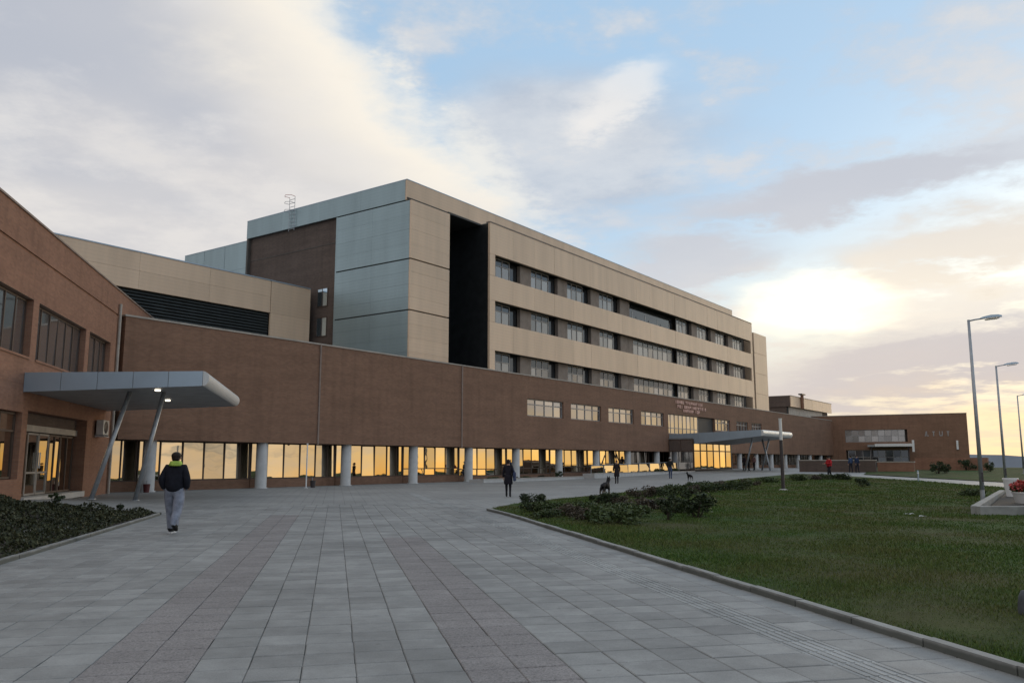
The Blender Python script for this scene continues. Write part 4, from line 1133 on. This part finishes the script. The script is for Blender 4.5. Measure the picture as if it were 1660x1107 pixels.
for (px, py, lab, mt) in ((237, 798, 'small dark red litter bin by the foot of the right canopy post', cloth_red), (507, 790, 'small dark litter bin beside the thin white post', M['steel_dark'])):
    p = gnd(px, py); o = empty('litter_bin', p, .4, lab, 'bin'); o.scale = (.8, .8, .75)
    MB().lathe([(.17, 0), (.21, .52), (.22, .52), (.22, .56), (.19, .56), (.18, .45)], 16).build('bucket', mt, o); MB().tube([(0, .24, 0), (0, .24, .8)], .025, 8).build('post', M['steel'], o)
# litter
for (px, py, w) in ((1474, 837, .22), (1496, 841, .13)):
    p = gnd(px, py); m = MB(); r = np.random.default_rng(px)
    vs_ = [(a * w / 3, b * w * .25, .02 + .03 * r.random()) for b in range(-1, 2) for a in range(-2, 3)]
    m.add(vs_, [(j * 5 + i, j * 5 + i + 1, (j + 1) * 5 + i + 1, (j + 1) * 5 + i) for j in range(2) for i in range(4)])
    o = m.build('litter', M['white'], None, (p.x, p.y, p.z + .05)); o.modifiers.new('s', 'SOLIDIFY').thickness = .004
    tag(o, 'larger scrap of white litter lying on the lawn' if w > .2 else 'smaller scrap of white litter lying on the lawn', 'litter', 'litter on the lawn')

# ---------------------------------------------------------------- people and dogs
def skin(nodes, edges, root, sub=2, flat=None):
    """nodes: name -> (x, y, z, radius); grown with a skin modifier and returned as a plain mesh"""
    names = list(nodes); idx = {n: i for i, n in enumerate(names)}
    me = bpy.data.meshes.new('tmp'); me.from_pydata([nodes[n][:3] for n in names], [(idx[a], idx[b]) for a, b in edges], [])
    o = bpy.data.objects.new('tmp', me); COL.objects.link(o)
    o.modifiers.new('k', 'SKIN').use_smooth_shade = True
    for n in names:
        d = me.skin_vertices[0].data[idx[n]]; r = nodes[n][3]; d.radius = (r, r); d.use_root = (n == root)
    s = o.modifiers.new('s', 'SUBSURF'); s.levels = s.render_levels = sub
    dg = bpy.context.evaluated_depsgraph_get(); out = bpy.data.meshes.new_from_object(o.evaluated_get(dg))
    bpy.data.objects.remove(o); bpy.data.meshes.remove(me)
    out.materials.clear()
    if flat:
        for v in out.vertices: v.co = flat(v.co)
    return out
def ellipsoid(m, c, r, n=10, mi=0):
    v, f = [], []
    for i in range(n + 1):
        t = math.pi * i / n
        for k in range(n): v.append((c[0] + r[0] * math.sin(t) * math.cos(2 * math.pi * k / n), c[1] + r[1] * math.sin(t) * math.sin(2 * math.pi * k / n), c[2] + r[2] * math.cos(t)))
    for i in range(n):
        for k in range(n): f.append((i * n + k, i * n + (k + 1) % n, (i + 1) * n + (k + 1) % n, (i + 1) * n + k))
    return m.add(v, f, mi)
CM = {}
def cloth(c, r=.85):
    if c not in CM: CM[c] = pm('cloth_%d' % len(CM), c, r, var=.3, scale=7, bstr=.9, bscale=9, spec=.2)
    return CM[c]
SKIN_M = pm('skin', (.42, .25, .18), .55, var=.05)
def person(p, yaw, height, label, jacket, legs, hair, shoes=(.02, .02, .02), hem=.86, stride=.22, lift=.0, arms='down', hood=None, cap=None, width=1.0, bag=None, skirt=False, sole=None, group=None, legw=1.0, bulk=1.0):
    r = empty('person', p, yaw, label, 'person', group); k = height / 1.75; r.scale = (k * width, k * width, k)
    kf = {}
    # legs: side, forward offset of the ankle, lift of the heel
    L = {-1: (stride * .5, 0.0), 1: (-stride * .5, lift)}
    nodes = {'pel': (0, 0, .93, .125), 'wai': (0, 0, 1.10, .115), 'che': (0, .01, 1.30, .135), 'nb': (0, -.01, 1.45, .075), 'nk': (0, .0, 1.52, .052), 'hd': (0, .018, 1.615, .082), 'tp': (0, .012, 1.69, .066)}
    edges = [('pel', 'wai'), ('wai', 'che'), ('che', 'nb'), ('nb', 'nk'), ('nk', 'hd'), ('hd', 'tp')]
    jn = {'pel': (0, 0, hem + .05, .155 * bulk if hem > .7 else .19), 'wai': (0, 0, 1.10, .155 * bulk), 'che': (0, 0, 1.30, .165 * bulk), 'nb': (0, -.01, 1.46, .085)}
    je = [('pel', 'wai'), ('wai', 'che'), ('che', 'nb')]
    wr = {}
    for s in (-1, 1):
        f, lf = L[s]; a = 'l' if s < 0 else 'r'
        nodes.update({a + 'hip': (s * .085 * (.5 + .5 * legw), 0, .88, .098 * (.6 + .4 * legw)), a + 'kn': (s * .092, f * .62 + .02 + lf * .25, .50, .066 * legw), a + 'an': (s * .09, f - lf * .35, .095 + lf, .046 * legw),
                      a + 'he': (s * .09, f - .05 - lf * .45, .045 + lf * 1.1, .040), a + 'to': (s * .10, f + .15 - lf * .30, .035 + lf * .25, .036)})
        edges += [('pel', a + 'hip'), (a + 'hip', a + 'kn'), (a + 'kn', a + 'an'), (a + 'an', a + 'he'), (a + 'an', a + 'to')]
        sh = (s * .165, 0, 1.405)
        if arms == 'pocket': el, ha = (s * .248, -.06, 1.12), (s * .205, .06, .92)
        elif arms == 'front': el, ha = (s * .24, .02, 1.14), (s * .12, .28, 1.10)
        else: el, ha = (s * .225, -.03 - s * f * .3, 1.14), (s * .235, .05 - s * f * .6, .89)
        wr[s] = ha
        nodes.update({a + 'sh': (*sh, .062), a + 'el': (*el, .044), a + 'wr': (*ha, .030)}); edges += [('che', a + 'sh'), (a + 'sh', a + 'el'), (a + 'el', a + 'wr')]
        jn.update({a + 'sh': (*sh, .085), a + 'el': (*el, .072), a + 'wr': (ha[0], ha[1], ha[2] + .02, .055)}); je += [('che', a + 'sh'), (a + 'sh', a + 'el'), (a + 'el', a + 'wr')]
    def flat(c): return Vector((c.x, c.y * .84, c.z)) if c.z > .75 else c
    me = skin(nodes, edges, 'pel', 2, flat)
    # ears, nose and hands joined to the body mesh
    ex = MB()
    for s in (-1, 1): ellipsoid(ex, (s * .078, .0, 1.615), (.014, .024, .034), 8)
    ellipsoid(ex, (0, .098, 1.60), (.014, .022, .024), 8)
    for s in (-1, 1):
        h = Vector(wr[s])
        if arms != 'pocket':
            d = Vector((0, .1, -1)).normalized() if arms == 'down' else Vector((-s * .5, .8, 0)).normalized()
            ellipsoid(ex, h + d * .05, (.022, .036, .05), 8)
            sidev = Vector((0, 1, 0)) if arms == 'down' else Vector((0, 0, 1))
            for q, ln in enumerate((.062, .072, .068, .052)):
                b0 = h + d * .085 + sidev * (.026 - .017 * q); ex.tube([b0, b0 + d * ln * .55 - Vector((s * .006, 0, 0)), b0 + d * ln - Vector((s * .022, 0, 0))], [.0095, .009, .006], 6)
            b0 = h + d * .03 + sidev * .032; ex.tube([b0, b0 + d * .03 + sidev * .022, b0 + d * .06 + sidev * .026], [.011, .010, .007], 6)
    bm = bmesh.new(); bm.from_mesh(me); em = ex.mesh('e', SKIN_M); bm.from_mesh(em); bm.to_mesh(me); bm.free(); bpy.data.meshes.remove(em)
    for mt in (SKIN_M, cloth(legs), cloth(shoes, .6)): me.materials.append(mt)
    for q in me.polygons:
        c = q.center; lifted = c.x > 0.03 and lift > 0
        foot = c.z < (.105 if not lifted else .105 + lift * .75)
        q.material_index = 2 if foot else (1 if c.z < 1.0 and (abs(c.x) < .19 or arms == 'pocket') else 0)
    me.shade_smooth(); me.name = 'body'; link('body', me, r)
    jm = skin(jn, je, 'pel', 2, flat); jm.materials.append(cloth(jacket)); jm.shade_smooth(); jm.name = 'jacket'; link('jacket', jm, r)
    if skirt or hem < .7:
        MB().lathe([(.20, hem - .12), (.205, hem), (.185, hem + .15), (.165, 1.05)], 20).build('coat_skirt', cloth(jacket), r, smooth=True).scale = (1, .8, 1)
    hm = MB(); ellipsoid(hm, (0, -.012, 1.655), (.092, .098, .088), 14); ellipsoid(hm, (0, -.045, 1.60), (.076, .055, .075), 10)
    hm.build('hair', cloth(hair, .6), r, smooth=True)
    if hood: MB().lathe([(.125, 1.44), (.125, 1.47), (.112, 1.51), (.098, 1.545), (.082, 1.54), (.08, 1.50)], 18).build('hood', cloth(hood), r, (0, -.02, 0), smooth=True)
    if cap:
        c_ = MB(); ellipsoid(c_, (0, 0, 1.69), (.100, .105, .075), 12); ellipsoid(c_, (0, .12, 1.675), (.07, .075, .012), 10); c_.build('cap', cloth(cap), r, smooth=True)
    if bag:
        b = MB().box(.24, .36, -.20, .14, .74, 1.16).build('bag', cloth(bag), r, bevel=.05); MB().tube([(.30, -.12, 1.14), (.17, 0, 1.46), (.30, .08, 1.14)], .014, 6).build('bag_strap', cloth(bag), r)
    if sole:
        for s in (-1, 1):
            f, lf = L[s]
            if lf == 0: MB().add([(s * .09 + a * .043, f - .09 + b, .002 + c) for a, b, c in ((-1, 0, 0), (1, 0, 0), (1.2, .27, 0), (-.8, .27, 0), (-1, 0, .028), (1, 0, .028), (1.2, .27, .028), (-.8, .27, .028))],
                                 [(0, 3, 2, 1), (4, 5, 6, 7), (0, 1, 5, 4), (1, 2, 6, 5), (2, 3, 7, 6), (3, 0, 4, 7)]).build('sole', cloth(sole), r)
    return r
person(gnd(279, 865), R(3), 1.77, 'man in black jacket with lime hood and pale jeans walking away', (.014, .015, .022), (.235, .255, .31), (.022, .016, .012), hem=.79, stride=.34, lift=.13, arms='pocket', legw=1.5, bulk=1.28, hood=(.40, .55, .10), width=1.12, sole=(.6, .6, .6))
person(gnd(824, 806), R(-8), 1.66, 'woman in dark coat with navy bag walking on the plaza before the columns', (.018, .016, .022), (.018, .018, .022), (.030, .018, .014), hem=.72, stride=.12, bag=(.05, .065, .12), skirt=True)
person(gnd(1000, 784), R(160), 1.66, 'person in long dark coat standing right of the dog with pricked ears', (.020, .016, .018), (.022, .020, .024), (.10, .045, .025), hem=.66, stride=.10, skirt=True)
person(gnd(1087, 776), R(-20), 1.80, 'person in white cap, dark jacket and blue jeans near the balustrade', (.020, .022, .022), (.055, .075, .13), (.05, .04, .03), cap=(.62, .62, .62), hem=.84, stride=.25)
person(gnd(1345, 772), R(100), 1.74, 'person in bright red jacket walking in front of the dark low wall', (.42, .025, .030), (.02, .02, .025), (.02, .015, .012), hem=.70, stride=.3, arms='front', width=1.5, bulk=1.15)
person(gnd(1380, 766), R(20), 1.72, 'person in blue top, left of the two by the dark low wall', (.045, .075, .15), (.02, .022, .03), (.02, .015, .012), hem=.84, stride=.2)
person(gnd(1390, 766), R(-160), 1.72, 'person in navy jacket, right of the two by the dark low wall', (.022, .035, .075), (.018, .020, .03), (.02, .015, .012), hem=.84, stride=.2)
for px, py, yw, jk, lab in ((1207, 762.5, 30, (.025, .016, .022), 'person in dark clothes, left of the three under the main canopy'),
                          (1214, 762.8, -60, (.018, .018, .020), 'person in black clothes, middle of the three under the main canopy'),
                          (1223, 762.2, 120, (.40, .22, .20), 'person in pale pink top, right of the three under the main canopy')):
    person(gnd(px, py), R(yw), 1.74, lab, jk, (.02, .02, .025), (.02, .015, .012), hem=.82, stride=.1)
def dog(p, yaw, s, label, coat, belly):
    r = empty('dog', p, yaw, label, 'dog'); r.scale = (s, s, s)
    n = {'rump': (0, -.36, .58, .105), 'loin': (0, -.16, .59, .10), 'back': (0, .08, .60, .125), 'chest': (0, .26, .56, .135), 'neck': (0, .40, .74, .082), 'skull': (0, .50, .86, .075), 'muz': (0, .62, .83, .042), 'nose': (0, .70, .815, .028),
         't1': (0, -.48, .54, .038), 't2': (0, -.60, .40, .035), 't3': (0, -.66, .26, .02)}
    e = [('rump', 'loin'), ('loin', 'back'), ('back', 'chest'), ('chest', 'neck'), ('neck', 'skull'), ('skull', 'muz'), ('muz', 'nose'), ('rump', 't1'), ('t1', 't2'), ('t2', 't3')]
    for q in (-1, 1):
        a = 'l' if q < 0 else 'r'; o = .05 * q
        n.update({a + 'f1': (q * .085, .26 + o, .40, .055), a + 'f2': (q * .085, .24 + o, .22, .034), a + 'f3': (q * .085, .25 + o, .06, .027), a + 'f4': (q * .085, .30 + o, .03, .028),
                  a + 'h1': (q * .09, -.30 - o, .42, .075), a + 'h2': (q * .09, -.46 - o, .24, .036), a + 'h3': (q * .09, -.43 - o, .06, .028), a + 'h4': (q * .09, -.38 - o, .03, .028),
                  a + 'e1': (q * .045, .475, .93, .026), a + 'e2': (q * .055, .465, 1.01, .009)})
        e += [('chest', a + 'f1'), (a + 'f1', a + 'f2'), (a + 'f2', a + 'f3'), (a + 'f3', a + 'f4'), ('rump', a + 'h1'), (a + 'h1', a + 'h2'), (a + 'h2', a + 'h3'), (a + 'h3', a + 'h4'), ('skull', a + 'e1'), (a + 'e1', a + 'e2')]
    me = skin(n, e, 'back', 2); me.materials.append(cloth(coat)); me.materials.append(cloth(belly))
    for q in me.polygons: q.material_index = 1 if q.center.z < .34 or (q.center.y > .55 and q.center.z < .80) else 0
    me.shade_smooth(); me.name = 'body'; link('body', me, r)
    MB().tube([(-.075, .40, .70), (0, .35, .68), (.075, .40, .70), (0, .475, .745), (-.075, .40, .70)], .012, 6).build('collar', cloth((.10, .02, .02)), r)
    return r
dog(gnd(981, 806), R(-28), .92, 'dark shepherd like dog with pricked ears standing behind the lawn shrubs', (.020, .018, .018), (.10, .075, .055))
dog(gnd(1118, 779), R(20), .72, 'small black dog standing behind the person in the white cap', (.016, .015, .015), (.05, .04, .035))
